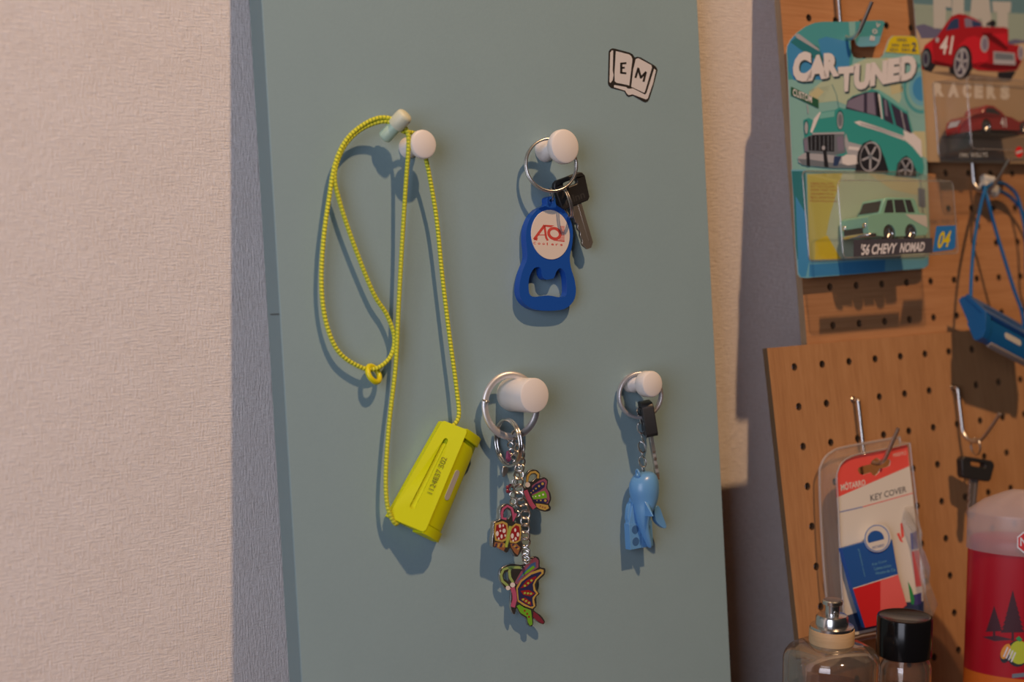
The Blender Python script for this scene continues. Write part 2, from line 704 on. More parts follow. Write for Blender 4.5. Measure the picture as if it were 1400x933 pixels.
# ---- book sticker
ck = (800, 50, 9.3333)
a = Art(FG.at, ck, 0.12, 0.03)
a.poly([(300, 190), (320, 162), (350, 150), (385, 155), (570, 205), (605, 225), (632, 266), (670, 258), (712, 268), (880, 365), (912, 395), (924, 430), (870, 640), (818, 800),
        (800, 830), (770, 842), (740, 832), (610, 757), (555, 772), (530, 757), (500, 702), (330, 657), (300, 627), (290, 595)], INK, 0)
stk = a.build('book_sticker', FG, None, anchor=FG.at(864, 104, 0))
tag(stk, 'small black and white open book sticker high on the green board', 'sticker')
ANCH[stk.name] = FG.at(864, 104, 0)
a = Art(FG.at, ck, 0.12, 0.03)
for pts in ([(320, 205), (343, 174), (358, 182), (352, 440), (362, 490), (350, 560), (324, 592), (310, 580)],
            [(392, 185), (560, 228), (588, 250), (604, 290), (588, 420), (563, 628), (540, 618), (400, 590), (378, 572), (374, 470), (385, 300)],
            [(645, 287), (680, 276), (845, 365), (853, 395), (760, 716), (740, 713), (605, 648), (588, 640), (612, 430)],
            [(370, 618), (525, 645), (540, 664), (580, 666), (605, 660), (765, 742), (785, 715), (880, 412), (904, 430), (865, 600), (800, 790), (775, 802), (605, 738), (555, 747), (532, 728), (510, 690), (368, 648)]):
    a.poly(pts, STICKER, 1)
a.build('page', FG, stk, label='white page areas')
a = Art(FG.at, ck, 0.12, 0.03)
a.stroke([(462, 335), (460, 472)], 30, INK, 2).stroke([(455, 345), (527, 339)], 26, INK, 2).stroke([(455, 402), (506, 397)], 24, INK, 2).stroke([(455, 462), (526, 470)], 26, INK, 2)
a.build('letter', FG, stk)
a = Art(FG.at, ck, 0.12, 0.03)
a.stroke([(642, 528), (680, 398)], 28, INK, 2).stroke([(676, 402), (714, 535)], 28, INK, 2).stroke([(706, 530), (780, 450)], 28, INK, 2).stroke([(776, 452), (744, 578)], 28, INK, 2)
a.build('letter', FG, stk)


# ---- white pegs
def peg(tip, L, head_r, head_t, foot_r, stem_r, label, style='disc'):
    c = FG.at(tip[0], tip[1], L)
    root = thing('wall_peg', FG, (c.x, c.y, 0), label, 'peg hook', 'white pegs on the green board')
    o = (c.x, c.y, 0)
    if style == 'cylinder':
        mb = MB()
        mb.lathe([(0, 0), (head_r - .8, 0), (head_r - .8, 1.2), (head_r - .2, 2), (head_r - .1, L - 1.0), (head_r - .35, L - .3), (head_r - .9, L), (0, L)], WHITE, 48, o=o)
        mb.build('peg_body', FG, root)
        return c
    mb = MB()
    mb.lathe([(0, 0), (foot_r, 0), (foot_r, 1.2), (foot_r - .8, 2.4), (stem_r + 1.1, 4.5), (stem_r, 7.5), (stem_r, L - head_t + .2)], WHITE, 40, o=o)
    mb.build('stem', FG, root)
    mb = MB()
    h = L - head_t
    mb.lathe([(stem_r, h), (head_r - 1.6, h), (head_r - .4, h + .7), (head_r, h + 1.6), (head_r, L - 1.3), (head_r - .35, L - .5), (head_r - 1.3, L), (0, L + .15)], WHITE, 48, o=o)
    mb.build('head', FG, root)
    return c


KA = peg((580.5, 197), 17, 7.6, 4.2, 5.6, 3.4, 'white round-headed peg carrying the yellow cord')
KB = peg((773.5, 200), 20, 9.6, 5.5, 6.6, 3.8, 'white round-headed peg carrying the blue bottle opener keyring')
KC = peg((731.5, 541), 24, 9.6, 0, 0, 0, 'fat white cylinder peg carrying the butterfly keychain', 'cylinder')
KD = peg((893, 525.5), 21.5, 7.6, 8.5, 5.2, 4.2, 'smallest white peg, carrying the blue shark keychain')

# ---- lanyards with a slotted card case
def cord_mat(name, base, fleck, pitch):
    m = mat(name, base, 0.65, spec=0.3)
    t, N_, L_, B_ = nodes(m)
    tc_ = t.nodes.new('ShaderNodeTexCoord')
    s = t.nodes.new('ShaderNodeSeparateXYZ')
    L_.new(tc_.outputs['UV'], s.inputs[0])
    k = mathn(t, 'FRACT', mathn(t, 'ADD', mathn(t, 'MULTIPLY', s.outputs[0], 1 / pitch), s.outputs[1]), 0)
    k2 = mathn(t, 'FRACT', mathn(t, 'SUBTRACT', mathn(t, 'MULTIPLY', s.outputs[0], 1 / pitch), s.outputs[1]), 0)
    d = mathn(t, 'LESS_THAN', k, 0.30)
    d2 = mathn(t, 'LESS_THAN', k2, 0.16)
    mx = t.nodes.new('ShaderNodeMix')
    mx.data_type = 'RGBA'
    mx.inputs[6].default_value = (*base, 1)
    mx.inputs[7].default_value = (*fleck, 1)
    L_.new(mathn(t, 'MAXIMUM', d, mathn(t, 'MULTIPLY', d2, 0.5)), mx.inputs[0])
    L_.new(mx.outputs[2], B_.inputs['Base Color'])
    bump(t, mathn(t, 'ADD', mathn(t, 'PINGPONG', k, 0.5), mathn(t, 'PINGPONG', k2, 0.5)), 0.6, 0.0005)
    return m


YEL = mat('yellow_plastic', (0.60, 0.66, 0.002), 0.5, spec=0.3)
YEL2 = mat('yellow_ring_plastic', (0.72, 0.66, 0.005), 0.4)
YCORD = cord_mat('yellow_braid', (0.74, 0.74, 0.05), (0.30, 0.36, 0.03), 1.9)
YDARK = mat('engraved_numerals', (0.16, 0.17, 0.01), 0.7)
GLOW = mat('pale_green_plastic', (0.50, 0.66, 0.52), 0.45)
GLOWT = mat('pale_cream_plastic', (0.66, 0.68, 0.52), 0.45)
WINDOWM = mat('pale_window_insert', (0.52, 0.50, 0.46), 0.4)


def frame_from(L, T, o):
    L = Vector(L).normalized()
    T = Vector(T)
    T = (T - L * T.dot(L)).normalized()
    W = L.cross(T)
    m = Matrix((W, L, T)).transposed().to_4x4()
    m.translation = Vector(o)
    return m


def card_case(frame, root, xf, body, number=None, insert=None, taper=0.0):
    """x across the slotted face, y along the case, z out of the slotted face"""
    mb = MB(xf)
    mb.extrude([(-10.4, 0.6), (-10.9, 3.6), (-10.2, 4.9), (8.6, 11.3), (8.6, 0.6)], -29, 29, body)
    sl = Matrix.Translation((-10.2, 0, 4.6)) @ Matrix.Rotation(R(-19), 4, 'Y')
    m0 = mb.xf
    mb.xf = xf @ sl
    mb.prism(rrect(-0.5, -29.4, 20.6, 29.4, 2.2), 0.3, 2.4, body, holes=[rrect(7.2, -20.5, 10.4, 21, 1.55)[::-1]], bottom=False)
    mb.xf = m0
    for y0, y1 in ((25.0, 30.0), (-30.0, -25.0)):
        mb.extrude([(7.5, 13.0), (10.5, 12.6), (18.6, 8.9), (21.6, 5.6), (21.0, 1.2), (19.5, 0.2), (7.5, 0.2)], y0, y1, body)
    inv = xf.inverted()
    for i_, v_ in enumerate(mb.v):
        p_ = inv @ v_
        if p_.x < 9.0:
            p_.x = 9.0 - (9.0 - p_.x) * (1 - taper * (p_.y + 29) / 58)
            mb.v[i_] = xf @ p_
    mb.build('case_shell', frame, root, bevel=0.9)
    mb = MB(xf)
    mb.extrude([(8.5, 11.0), (10.6, 11.2), (17.6, 8.0), (21.2, 4.6), (20.4, 1.0), (8.5, 1.0)], -24.9, 24.9, body)
    tray = mb.build('case_tray', frame, root, bevel=0.8)
    # pale window let into the sloping tray face
    a0, a1 = Vector((10.6, 0, 11.2)), Vector((17.6, 0, 8.0))
    d = (a1 - a0).normalized()
    nn = Vector((-d.z, 0, d.x))
    if nn.z < 0:
        nn = -nn
    wm = Matrix((d, Vector((0, 1, 0)), nn)).transposed().to_4x4()
    wm.translation = a0.lerp(a1, 0.52)
    mb = MB(xf @ wm)
    mb.prism(rrect(-1.9, -8.5, 1.9, 8.5, 1.8), -0.3, 0.25, WINDOWM)
    mb.build('case_window', frame, root, bevel=0.15, label='pale rounded window')
    if number:
        vs, fs = text_mesh(number, 0.0)
        mb = MB(xf @ sl)
        mb.add([(16.4 - v * 2.9, -9.5 + u * 20.5, 2.45) for u, v in vs], fs, YDARK)
        mb.build('serial_number', frame, root, smooth=False, label='small dark stamped numerals')
    if insert:
        mb = MB(xf)
        mb.prism([(21.0, -20), (22.2, -20), (22.2, 20), (21.0, 20)], 1.4, 5.0, insert)
        for k in range(3):
            mb.prism([(22.2, -19), (22.6, -19), (22.6, 19), (22.2, 19)], 1.7 + k * 1.15, 2.3 + k * 1.15, insert)
        mb.build('card_insert', frame, root, bevel=0.2, label='ribbed clear grey insert along the lower edge')


case_c = FG.at(594.5, 654, 9.0)
yl = thing('card_case_lanyard', FG, (case_c.x, case_c.y, 0), 'bright yellow card case hanging on a yellow braided cord', 'lanyard')
yxf = frame_from((0.505, 0.863, 0.0), (-0.10, 0.06, 1.0), (case_c.x - 3.2, case_c.y + 2.2, 1.6))
card_case(FG, yl, yxf, YEL, '1124837 502', taper=0.36)


def gp(l):
    return [FG.at(x, y, n) for x, y, n in l]


# cord: from the case top over the peg stem, through the stopper, round the hanging loop, and back down to the case foot
e0 = yxf @ Vector((2, 27, 6))
e1 = yxf @ Vector((-4, -28, 6))
cord = [e0] + gp([(627, 570, 8), (624, 530, 7), (614, 455, 6.5), (605, 380, 6.5), (597, 300, 7.5), (588, 245, 9), (582.5, 218, 10.5), (577, 194, 12)]) \
    + [Vector((KA.x - 0.5, KA.y + 5.2, 11.5)), Vector((KA.x - 4.2, KA.y + 6.6, 11.2))] \
    + gp([(552, 180, 12.5), (541, 172, 12.5), (528, 166, 11.5), (508, 170, 9.5), (487, 182, 8), (468, 205, 7), (457.5, 240, 6.5), (465, 278, 6), (484, 335, 5.5), (510, 400, 5),
          (529, 431, 5), (539, 462, 5.2), (533, 489, 5.6), (512, 505, 5.6), (488, 500, 5.4), (462, 480, 5), (446, 442, 5), (439.5, 392, 5.3), (442, 330, 5.8), (450, 270, 6.3),
          (458, 225, 6.8), (473, 192, 8), (496, 171, 9.5), (520, 161, 11.5), (541, 165, 13), (556, 178, 14.5), (558.5, 200, 14.5), (555, 250, 12), (550, 330, 9), (545, 420, 7.5),
          (541, 500, 7), (532, 580, 7), (527.5, 650, 7.5), (530, 693, 8), (540, 716, 8.3)]) + [e1]
mb = MB()
mb.tube(smooth_path(cord, False, 7), 1.18, YCORD, seg=10)
mb.build('cord', FG, yl, label='yellow braided cord')
c0 = FG.at(540, 172.5, 12.5)
sx_ = Vector((0.40, 0.62, 0.67)).normalized()
mb = MB()
mb.lathe([(0, -9), (2.7, -9), (3.5, -8.3), (3.7, -7), (3.6, -1.2), (3.2, -0.4), (3.2, 0.3)], GLOW, 28, axis=sx_, o=c0)
st = mb.build('cord_stopper', FG, yl, label='pale green barrel cord stopper')
mb = MB()
mb.lathe([(3.1, -0.2), (4.3, 0.2), (4.5, 1.2), (4.5, 7.0), (4.1, 8.2), (3.1, 9.0), (0, 9.4)], GLOWT, 28, axis=sx_, o=c0)
sub(mb.build('push_button', FG, yl), st)
rc = FG.at(510.5, 508.5, 5.6)
mb = MB()
mb.ring(rc + Vector((0, -1.2, 0)), (0.42, 0.40, 0.81), 4.5, 1.45, YEL2, n=32, seg=12)
mb.build('cord_ring', FG, yl, label='small yellow plastic ring on the loop')


# ---- keys
def key(frame, root, xf, bow_w, bow_h, bow_t, blade_l, blade_w, bow_m, blade_m, hole=True, lettering=None, taper=1.0):
    """x across, y up the key (bow above the origin), z out of it"""
    mb = MB(xf)
    w0, w1 = bow_w / 2 * taper, bow_w / 2
    out = [(-w0 + 1.5, 0), (w0 - 1.5, 0), (w0, 1.6), (w1, bow_h - 3), (w1 - 1.2, bow_h - .8), (w1 - 3, bow_h), (-w1 + 3, bow_h), (-w1 + 1.2, bow_h - .8), (-w1, bow_h - 3), (-w0, 1.6)]
    h = [rrect(-bow_w * .22, bow_h - 5.6, bow_w * .22, bow_h - 2.6, 1.4)[::-1]] if hole else []
    mb.prism(out, -bow_t / 2, bow_t / 2, bow_m, holes=h)
    mb.build('key_bow', frame, root, bevel=0.6, label='black plastic key head')
    if lettering:
        vs, fs = text_mesh(lettering, 0.02)
        tm = MB(xf)
        tm.add([((u - .5) * bow_w * .62, 2.2 + v * 4.2, bow_t / 2 + .06) for u, v in vs], fs, mat('raised_lettering', (0.05, 0.048, 0.046), 0.3))
        tm.build('key_lettering', frame, root, smooth=False)
    mb = MB(xf)
    b = blade_w / 2
    pts = [(-b, 1), (-b, -blade_l * .35)]
    k = 0
    y = -blade_l * .35
    while y > -blade_l + 4:
        pts += [(-b + (0.9, 0.3, 1.2, 0.6)[k % 4], y - .9), (-b + (0.9, 0.3, 1.2, 0.6)[k % 4], y - 2.0)]
        y -= 2.3
        k += 1
    pts += [(-b * .35, -blade_l), (b * .4, -blade_l), (b, -blade_l + 2.5), (b, 1)]
    mb.prism(pts, -1.0, 1.0, blade_m)
    mb.prism([(0.25 * b, 0.5), (0.55 * b, 0.5), (0.55 * b, -blade_l + 4), (0.25 * b, -blade_l + 4)], 1.0, 1.25, blade_m)
    mb.build('key_blade', frame, root, bevel=0.2, label='silver toothed key blade')


# ---- blue bottle opener keyring
BLUE = mat('blue_plastic', (0.012, 0.085, 0.42), 0.35)
LABELM = mat('cream_disc', (0.74, 0.66, 0.60), 0.25)
REDINK = mat('red_ink', (0.60, 0.075, 0.06), 0.5)
GREYINK = mat('grey_ink', (0.45, 0.42, 0.42), 0.5)
cz = (690, 160, 3.3333)


def zp(crop, fr, n):
    return lambda x, y, dn=0.0: fr.at(crop[0] + x / crop[2], crop[1] + y / crop[2], n + dn)


q = zp(cz, FG, 8)
ok = thing('keyring', FG, tuple(FG.at(750, 230, 0)), 'blue bottle opener and black-headed key on a steel split ring', 'keyring')
rcn = q(214, 218, 5)
mb = MB()
mb.ring(rcn, (-0.30, 0.10, 0.95), 15.0, 0.75, STEEL, ry=14.6, n=56, seg=10)
mb.ring(rcn + Vector((0.2, -0.1, -1.3)), (-0.30, 0.10, 0.95), 15.0, 0.75, STEEL, ry=14.6, n=56, seg=10)
mb.build('split_ring', FG, ok)
outl = [(190, 402), (192, 375), (203, 363), (220, 363), (231, 375), (236, 402), (270, 424), (298, 465), (311, 520), (308, 580), (297, 640), (303, 690), (318, 740), (325, 795), (312, 842),
        (272, 876), (200, 884), (130, 876), (88, 848), (68, 808), (68, 760), (82, 700), (101, 652), (102, 610), (97, 560), (100, 510), (117, 460), (150, 421)]
hole = [(135, 690), (163, 688), (170, 722), (186, 741), (208, 739), (224, 734), (238, 702), (255, 690), (274, 710), (283, 760), (280, 812), (250, 822), (200, 814), (150, 820), (118, 814), (109, 780), (113, 730)]
eye = ell(213, 381, 9, 8, 14)


def loc2(pts, fr, crop, n):
    return [tuple(fr.at(crop[0] + x / crop[2], crop[1] + y / crop[2], n)[:2]) for x, y in pts]


mb = MB()
NF = 6.4
mb.prism([tuple(v[:2]) for v in smooth_path([(x, y, 0) for x, y in loc2(outl, FG, cz, NF)], True, 3)], 1.6, NF, BLUE,
         holes=[[tuple(v[:2]) for v in smooth_path([(x, y, 0) for x, y in loc2(hole, FG, cz, NF)], True, 3)], loc2(eye, FG, cz, NF)])
opn = mb.build('bottle_opener', FG, ok, bevel=0.7, label='blue plastic bottle opener')
a = Art(FG.at, cz, NF)
mb = MB()
cx_, cy_ = FG.at(690 + 208 / 3.3333, 160 + 537 / 3.3333, NF)[:2]
rx_ = (FG.at(690 + 296 / 3.3333, 321, NF) - FG.at(690 + 120 / 3.3333, 321, NF)).x / 2
ry_ = (FG.at(752, 160 + 424 / 3.3333, NF) - FG.at(752, 160 + 651 / 3.3333, NF)).y / 2
mb.prism(ell(cx_, cy_, rx_, ry_, 48), NF - .4, NF + .35, LABELM)
disc = sub(mb.build('label_disc', FG, ok, bevel=0.25, label='cream oval label disc'), opn)
c5 = (710, 270, 11.667)
a = Art(FG.at, c5, NF + .37, 0.03)
a.stroke([(235, 672), (405, 445)], 42, REDINK, 0).stroke([(400, 448), (428, 640), (455, 690)], 34, REDINK, 0).stroke([(300, 600), (420, 600)], 14, REDINK, 0)
a.poly([(228, 680), (238, 650), (296, 640), (285, 690)], REDINK, 0)
a.ring(560, 578, 104, 118, 46, REDINK, 1, rot=-62)
a.poly([(405, 437), (560, 448), (500, 478), (425, 470)], REDINK, 0)
for k in range(12):
    y = 458 + k * 21
    a.poly([(640 + 6 * math.cos(k), y), (722, y + 3), (722, y + 14), (645, y + 11)], REDINK, 0)
a.poly([(560, 680), (722, 690), (722, 712), (540, 690)], REDINK, 0)
for i, ch in enumerate('Coolers'):
    x = 225 + i * 71
    a.text(ch, [(x, 708 + i * 4 + (0 if ch in 'Cl' else 12)), (x + (40 if ch != 'l' else 16), 708 + i * 4 + (0 if ch in 'Cl' else 12)), (x + (40 if ch != 'l' else 16), 752 + i * 4), (x, 750 + i * 4)], REDINK, 0, bold=0.03)
a.build('printed_logo', FG, ok, label='red AO Coolers lettering')
bpy.data.objects['printed_logo'].parent = opn
# linking rings and key
mb = MB()
mb.ring(q(212, 352, -1.0), (0.85, 0.1, 0.4), 3.4, 0.5, STEEL, n=24)
mb.build('link_ring', FG, ok)
mb = MB()
for dx in (0, 1.3):
    mb.ring(q(276, 388, 0.8) + Vector((dx, 0, 0)), (0.88, 0.26, 0.38), 9.0, 0.5, STEEL, n=36)
mb.build('small_split_ring', FG, ok)
kc = q(322, 402, -0.5)
key(FG, ok, frame_from((-0.40, 0.92, 0.0), (-0.1, 0, 1), kc) @ Matrix.Rotation(R(-6), 4, 'Z'), 22, 17, 3.2, 26, 7.5, BLACKP, BRASSY, lettering='mlnn', taper=0.9)

# ---- butterfly keychain
c4 = (640, 500, 4.9071)
c3 = (650, 620, 7.775)
c6 = (650, 740, 7.1769)
bk = thing('butterfly_keychain', FG, tuple(FG.at(705, 600, 0)), 'silver keychain with three enamelled butterflies on the fat white peg', 'keychain')
q = zp(c4, FG, 9)
big = q(288, 269, 1)
gn = Vector((-0.22, 0.02, 0.97)).normalized()
mb = MB()
mb.ring(big, gn, 16.9, 1.95, NICKEL, ry=15.3, xdir=(0, 1, 0), n=64, seg=12, flat=1.3)
rg = mb.build('gate_ring', FG, bk, label='large flat silver ring')
mb = MB()
hp = big + Vector((-15.2, 3.4, -2.2))
mb.tube([hp + Vector((-1.9, 1.0, .2)), hp + Vector((1.9, -.2, .9))], 0.5, STEEL)
mb.ball(hp + Vector((-.2, 0, 1.2)), 0.9, STEEL)
sub(mb.build('ring_hinge', FG, bk), rg)
sc_ = q(262, 520, 5)
mb = MB()
nr = (0.97, 0.0, 0.05)
mb.ring(sc_, nr, 12.6, 0.75, CHROME, n=52, seg=10)
mb.ring(sc_ + Vector((1.5, 0.1, 0.1)), nr, 12.6, 0.75, CHROME, n=52, seg=10)
mb.build('split_ring', FG, bk)


def rolo(mb, pts, n, R_, r, m, ph=0):
    sp = smooth_path(pts, False, 10)
    L = [0]
    for i in range(1, len(sp)):
        L.append(L[-1] + (sp[i] - sp[i - 1]).length)
    for k in range(n):
        s = L[-1] * (k + .5) / n
        i = max(j for j in range(len(L)) if L[j] <= s)
        i = min(i, len(sp) - 2)
        p = sp[i].lerp(sp[i + 1], (s - L[i]) / max(1e-6, L[i + 1] - L[i]))
        tg = (sp[i + 1] - sp[i]).normalized()
        s_ = tg.cross(Vector((0.5 if k % 2 else -0.72, 0, 0.85))).normalized()
        nrm = tg.cross(s_)
        mb.ring(p, s_ if (k + ph) % 2 else nrm, R_, r, m, n=18, seg=7, xdir=tg)


q3 = zp(c3, FG, 8)
q6 = zp(c6, FG, 8)
mb = MB()
rolo(mb, [q(318, 440, 3), q(345, 540, 4), q(350, 640, 4), q3(470, 130, 4), q3(462, 300, 5), q3(470, 470, 5), q3(530, 610, 5), q3(525, 760, 5), q3(530, 900, 5), q6(490, 40, 4)], 17, 2.45, 0.62, CHAINM)
mb.build('chain', FG, bk, label='silver belcher chain')
mb = MB()
rolo(mb, [q(290, 470, 1), q(285, 540, 0.5), q(330, 700, 0), q3(400, 380, 0), q3(400, 520, 1), q3(450, 680, 3)], 13, 1.6, 0.42, CHAINM)
rolo(mb, [q6(490, 85, 3), q6(500, 200, 2)], 4, 2.2, 0.45, STEEL)
mb.build('side_chain', FG, bk)
EN = {k: mat('enamel_' + k, c, 0.3) for k, c in dict(pink=(0.46, 0.10, 0.20), red=(0.30, 0.02, 0.025), white=(0.75, 0.70, 0.68), gold=(0.50, 0.35, 0.09), navy=(0.03, 0.03, 0.10),
      green=(0.16, 0.42, 0.03), lime=(0.36, 0.46, 0.08), sage=(0.30, 0.42, 0.14), mauve=(0.27, 0.09, 0.15), blue=(0.06, 0.14, 0.33), teal=(0.25, 0.5, 0.5), brown=(0.30, 0.13, 0.06), maroon=(0.2, 0.03, 0.05)).items()}


def charm(crop, n, thick, outline, layers, name, label, holes=()):
    o2 = [tuple(v[:2]) for v in smooth_path([(x, y, 0) for x, y in loc2(outline, FG, crop, n)], True, 3)]
    mb = MB()
    mb.prism(o2, n - thick, n, STEEL, holes=[loc2(h, FG, crop, n) for h in holes])
    b = mb.build('butterfly_charm', FG, bk, bevel=0.25, label=label)
    a = Art(FG.at, crop, n + 0.05, 0.05)
    for f in layers:
        f(a)
    sub(a.build('enamel', FG, bk), b)
    return b


# right butterfly, green and navy wing
charm(c3, 9.5, 1.6, [(560, 340), (535, 300), (540, 230), (575, 185), (620, 172), (668, 190), (690, 235), (686, 268), (730, 255), (772, 290), (765, 370), (795, 420), (806, 490), (785, 545), (803, 575),
      (790, 612), (735, 622), (680, 605), (640, 590), (610, 600), (560, 540), (515, 420), (510, 375)], [
    lambda a: a.stroke([(549, 305), (556, 245), (590, 205), (635, 198), (668, 225), (664, 268)], 24, EN['gold'], 0),
    lambda a: a.poly([(600, 345), (680, 290), (735, 270), (762, 300), (752, 370), (780, 420), (790, 490), (770, 535), (690, 525), (640, 520), (600, 440)], EN['mauve'], 0),
    lambda a: a.poly([(575, 400), (640, 330), (720, 298), (742, 315), (735, 360), (680, 400), (590, 440)], EN['navy'], 1),
    lambda a: [a.ell(x, y, r, r, EN['gold'], 2, n=10) for x, y, r in ((592, 420, 7), (615, 398, 8), (643, 376, 10), (676, 350, 12), (714, 325, 15))],
    lambda a: a.poly([(600, 455), (680, 412), (735, 400), (757, 440), (760, 475), (700, 485), (615, 490)], EN['green'], 1),
    lambda a: [a.ell(x, y, r, r, EN['white'], 2, n=10) for x, y, r in ((610, 463, 6), (640, 460, 8), (680, 452, 10), (720, 440, 11))],
    lambda a: a.poly([(612, 496), (760, 484), (774, 510), (755, 530), (650, 525)], EN['navy'], 1),
    lambda a: [a.ell(x, y, r, r, EN['gold'], 2, n=10) for x, y, r in ((655, 503, 7), (695, 502, 9), (743, 504, 14))],
    lambda a: a.poly([(640, 535), (700, 540), (770, 552), (782, 585), (740, 608), (680, 592), (650, 570)], EN['gold'], 1),
    lambda a: [a.ell(x, y, 9, 9, EN['brown'], 2, n=10) for x, y in ((690, 562), (715, 572), (740, 580))],
    lambda a: a.stroke([(530, 395), (560, 470), (595, 540), (630, 585)], 46, EN['pink'], 3),
    lambda a: a.ell(555, 335, 26, 28, EN['white'], 3)], 'right', 'butterfly with a green and navy wing', holes=[[(562, 300), (575, 245), (605, 222), (640, 225), (648, 262), (610, 300)]])
# left butterfly, red spotted wings
charm(c3, 12.0, 3.0, [(262, 700), (258, 610), (290, 555), (345, 538), (395, 565), (425, 610), (440, 655), (425, 700), (420, 735), (475, 748), (500, 810), (480, 930), (500, 1010), (450, 1100), (410, 1078), (370, 1010),
      (330, 1060), (250, 1000), (190, 1000), (180, 930), (190, 850), (195, 740)], [
    lambda a: a.stroke([(330, 700), (285, 690), (280, 640), (295, 590), (340, 560), (385, 585), (402, 640), (400, 720), (432, 640)], 26, EN['pink'], 0),
    lambda a: a.poly([(205, 745), (290, 722), (340, 745), (350, 830), (335, 920), (290, 945), (210, 930), (198, 840)], EN['gold'], 0),
    lambda a: a.poly([(222, 765), (285, 745), (325, 765), (335, 830), (318, 905), (280, 925), (225, 910), (215, 835)], EN['red'], 1),
    lambda a: [a.ell(x, y, rx, ry, EN['white'], 2, n=12) for x, y, rx, ry in ((260, 775, 12, 20), (295, 770, 8, 14), (305, 825, 18, 24), (232, 855, 16, 28), (278, 885, 12, 22), (265, 825, 9, 12), (248, 908, 9, 14), (316, 875, 8, 14))],
    lambda a: a.poly([(375, 790), (430, 745), (480, 760), (490, 830), (478, 930), (430, 960), (365, 950), (355, 860)], EN['gold'], 0),
    lambda a: a.poly([(388, 805), (432, 765), (466, 780), (474, 850), (460, 925), (420, 940), (375, 925), (368, 870)], EN['red'], 1),
    lambda a: [a.ell(x, y, rx, ry, EN['white'], 2, n=12) for x, y, rx, ry in ((423, 818, 11, 20), (452, 865, 15, 24), (392, 880, 16, 28), (428, 910, 12, 18), (402, 930, 9, 12))],
    lambda a: a.poly([(205, 945), (300, 950), (330, 980), (300, 1040), (240, 1010), (195, 985)], EN['brown'], 1),
    lambda a: [a.stroke([(225 + k * 28, 960), (215 + k * 26, 1000)], 14, EN['gold' if k % 2 else 'navy'], 2) for k in range(4)],
    lambda a: a.poly([(370, 960), (440, 965), (478, 1000), (450, 1085), (418, 1060), (380, 1000)], EN['brown'], 1),
    lambda a: [a.stroke([(390 + k * 18, 980 + k * 14), (412 + k * 18, 970 + k * 14)], 14, EN['gold' if k % 2 else 'navy'], 2) for k in range(4)],
    lambda a: a.stroke([(372, 775), (358, 850), (340, 935), (325, 1000)], 30, EN['lime'], 3)], 'left', 'butterfly with red white-spotted wings', holes=[[(305, 690), (300, 630), (335, 590), (370, 610), (378, 660), (350, 700)]])
# lower butterfly, long wing with yellow border
charm(c6, 6.5, 1.6, [(235, 340), (250, 275), (305, 240), (370, 225), (440, 235), (480, 225), (530, 170), (590, 150), (630, 180), (634, 255), (685, 270), (680, 330), (640, 370), (600, 420), (605, 480), (630, 520), (600, 550),
      (600, 640), (575, 680), (640, 730), (682, 790), (665, 818), (620, 800), (570, 760), (568, 820), (540, 840), (510, 810), (500, 760), (440, 720), (405, 660), (390, 715), (370, 715), (345, 640), (350, 520), (340, 480), (300, 470), (255, 410)], [
    lambda a: a.stroke([(318, 440), (265, 395), (250, 335), (275, 280), (340, 258), (455, 262)], 26, EN['sage'], 0),
    lambda a: a.stroke([(350, 262), (332, 300), (340, 360), (370, 410)], 26, EN['sage'], 0),
    lambda a: a.poly([(385, 410), (440, 310), (530, 190), (590, 162), (620, 190), (618, 260), (560, 300), (470, 360), (410, 430)], EN['mauve'], 0),
    lambda a: a.poly([(400, 410), (460, 320), (545, 225), (590, 205), (595, 255), (520, 300), (430, 380)], EN['blue'], 1),
    lambda a: a.poly([(450, 350), (510, 285), (570, 240), (585, 262), (520, 310)], EN['green'], 2),
    lambda a: [a.ell(455 + k * 22, 272 - k * 22, 5, 5, EN['white'], 2, n=8) for k in range(6)],
    lambda a: a.poly([(400, 460), (440, 390), (540, 310), (640, 275), (670, 285), (668, 320), (600, 385), (580, 430), (590, 480), (618, 515), (590, 545), (575, 575), (588, 640), (560, 665), (480, 640), (415, 595)], EN['gold'], 2),
    lambda a: a.poly([(415, 470), (455, 400), (550, 330), (640, 300), (650, 315), (585, 380), (563, 430), (570, 485), (595, 515), (560, 555), (560, 590), (568, 640), (540, 645), (480, 615), (425, 580)], EN['navy'], 3),
    lambda a: a.poly([(440, 465), (500, 390), (590, 345), (600, 355), (560, 400), (500, 450)], EN['red'], 4),
    lambda a: a.poly([(440, 490), (520, 480), (585, 515), (540, 545), (470, 530)], EN['red'], 4),
    lambda a: a.poly([(440, 570), (490, 555), (545, 600), (548, 635), (490, 610)], EN['red'], 4),
    lambda a: [a.ell(x, y, 13, 11, EN['lime'], 5, n=10, rot=-30) for x, y in ((485, 440), (517, 415), (550, 388), (485, 512), (515, 515), (545, 518), (468, 575), (497, 590), (525, 608))],
    lambda a: a.poly([(405, 640), (430, 625), (480, 655), (545, 680), (555, 760), (560, 820), (535, 832), (515, 800), (505, 745), (440, 705)], EN['green'], 1),
    lambda a: [a.ell(x, y, 9, 11, EN['red'], 2, n=8) for x, y in ((483, 685), (508, 715), (525, 745))],
    lambda a: a.poly([(570, 690), (610, 720), (655, 770), (675, 800), (655, 812), (600, 780), (565, 745)], EN['maroon'], 1),
    lambda a: a.stroke([(362, 455), (382, 520), (385, 580), (365, 650)], 44, EN['pink'], 3),
    lambda a: a.ell(320, 462, 22, 22, EN['white'], 3).ell(365, 432, 24, 24, EN['white'], 4)], 'lower', 'long-tailed butterfly with a yellow-bordered wing', holes=[[(280, 370), (278, 330), (305, 300), (318, 310), (320, 360), (330, 400)]])
mb = MB()
fc = q3(365, 380, -2)
for k in range(5):
    mb.ball(fc + Vector((1.7 * math.cos(k * 1.257), 1.7 * math.sin(k * 1.257), 0)), 1.25, EN['maroon'], 10, (1, 1, .6))
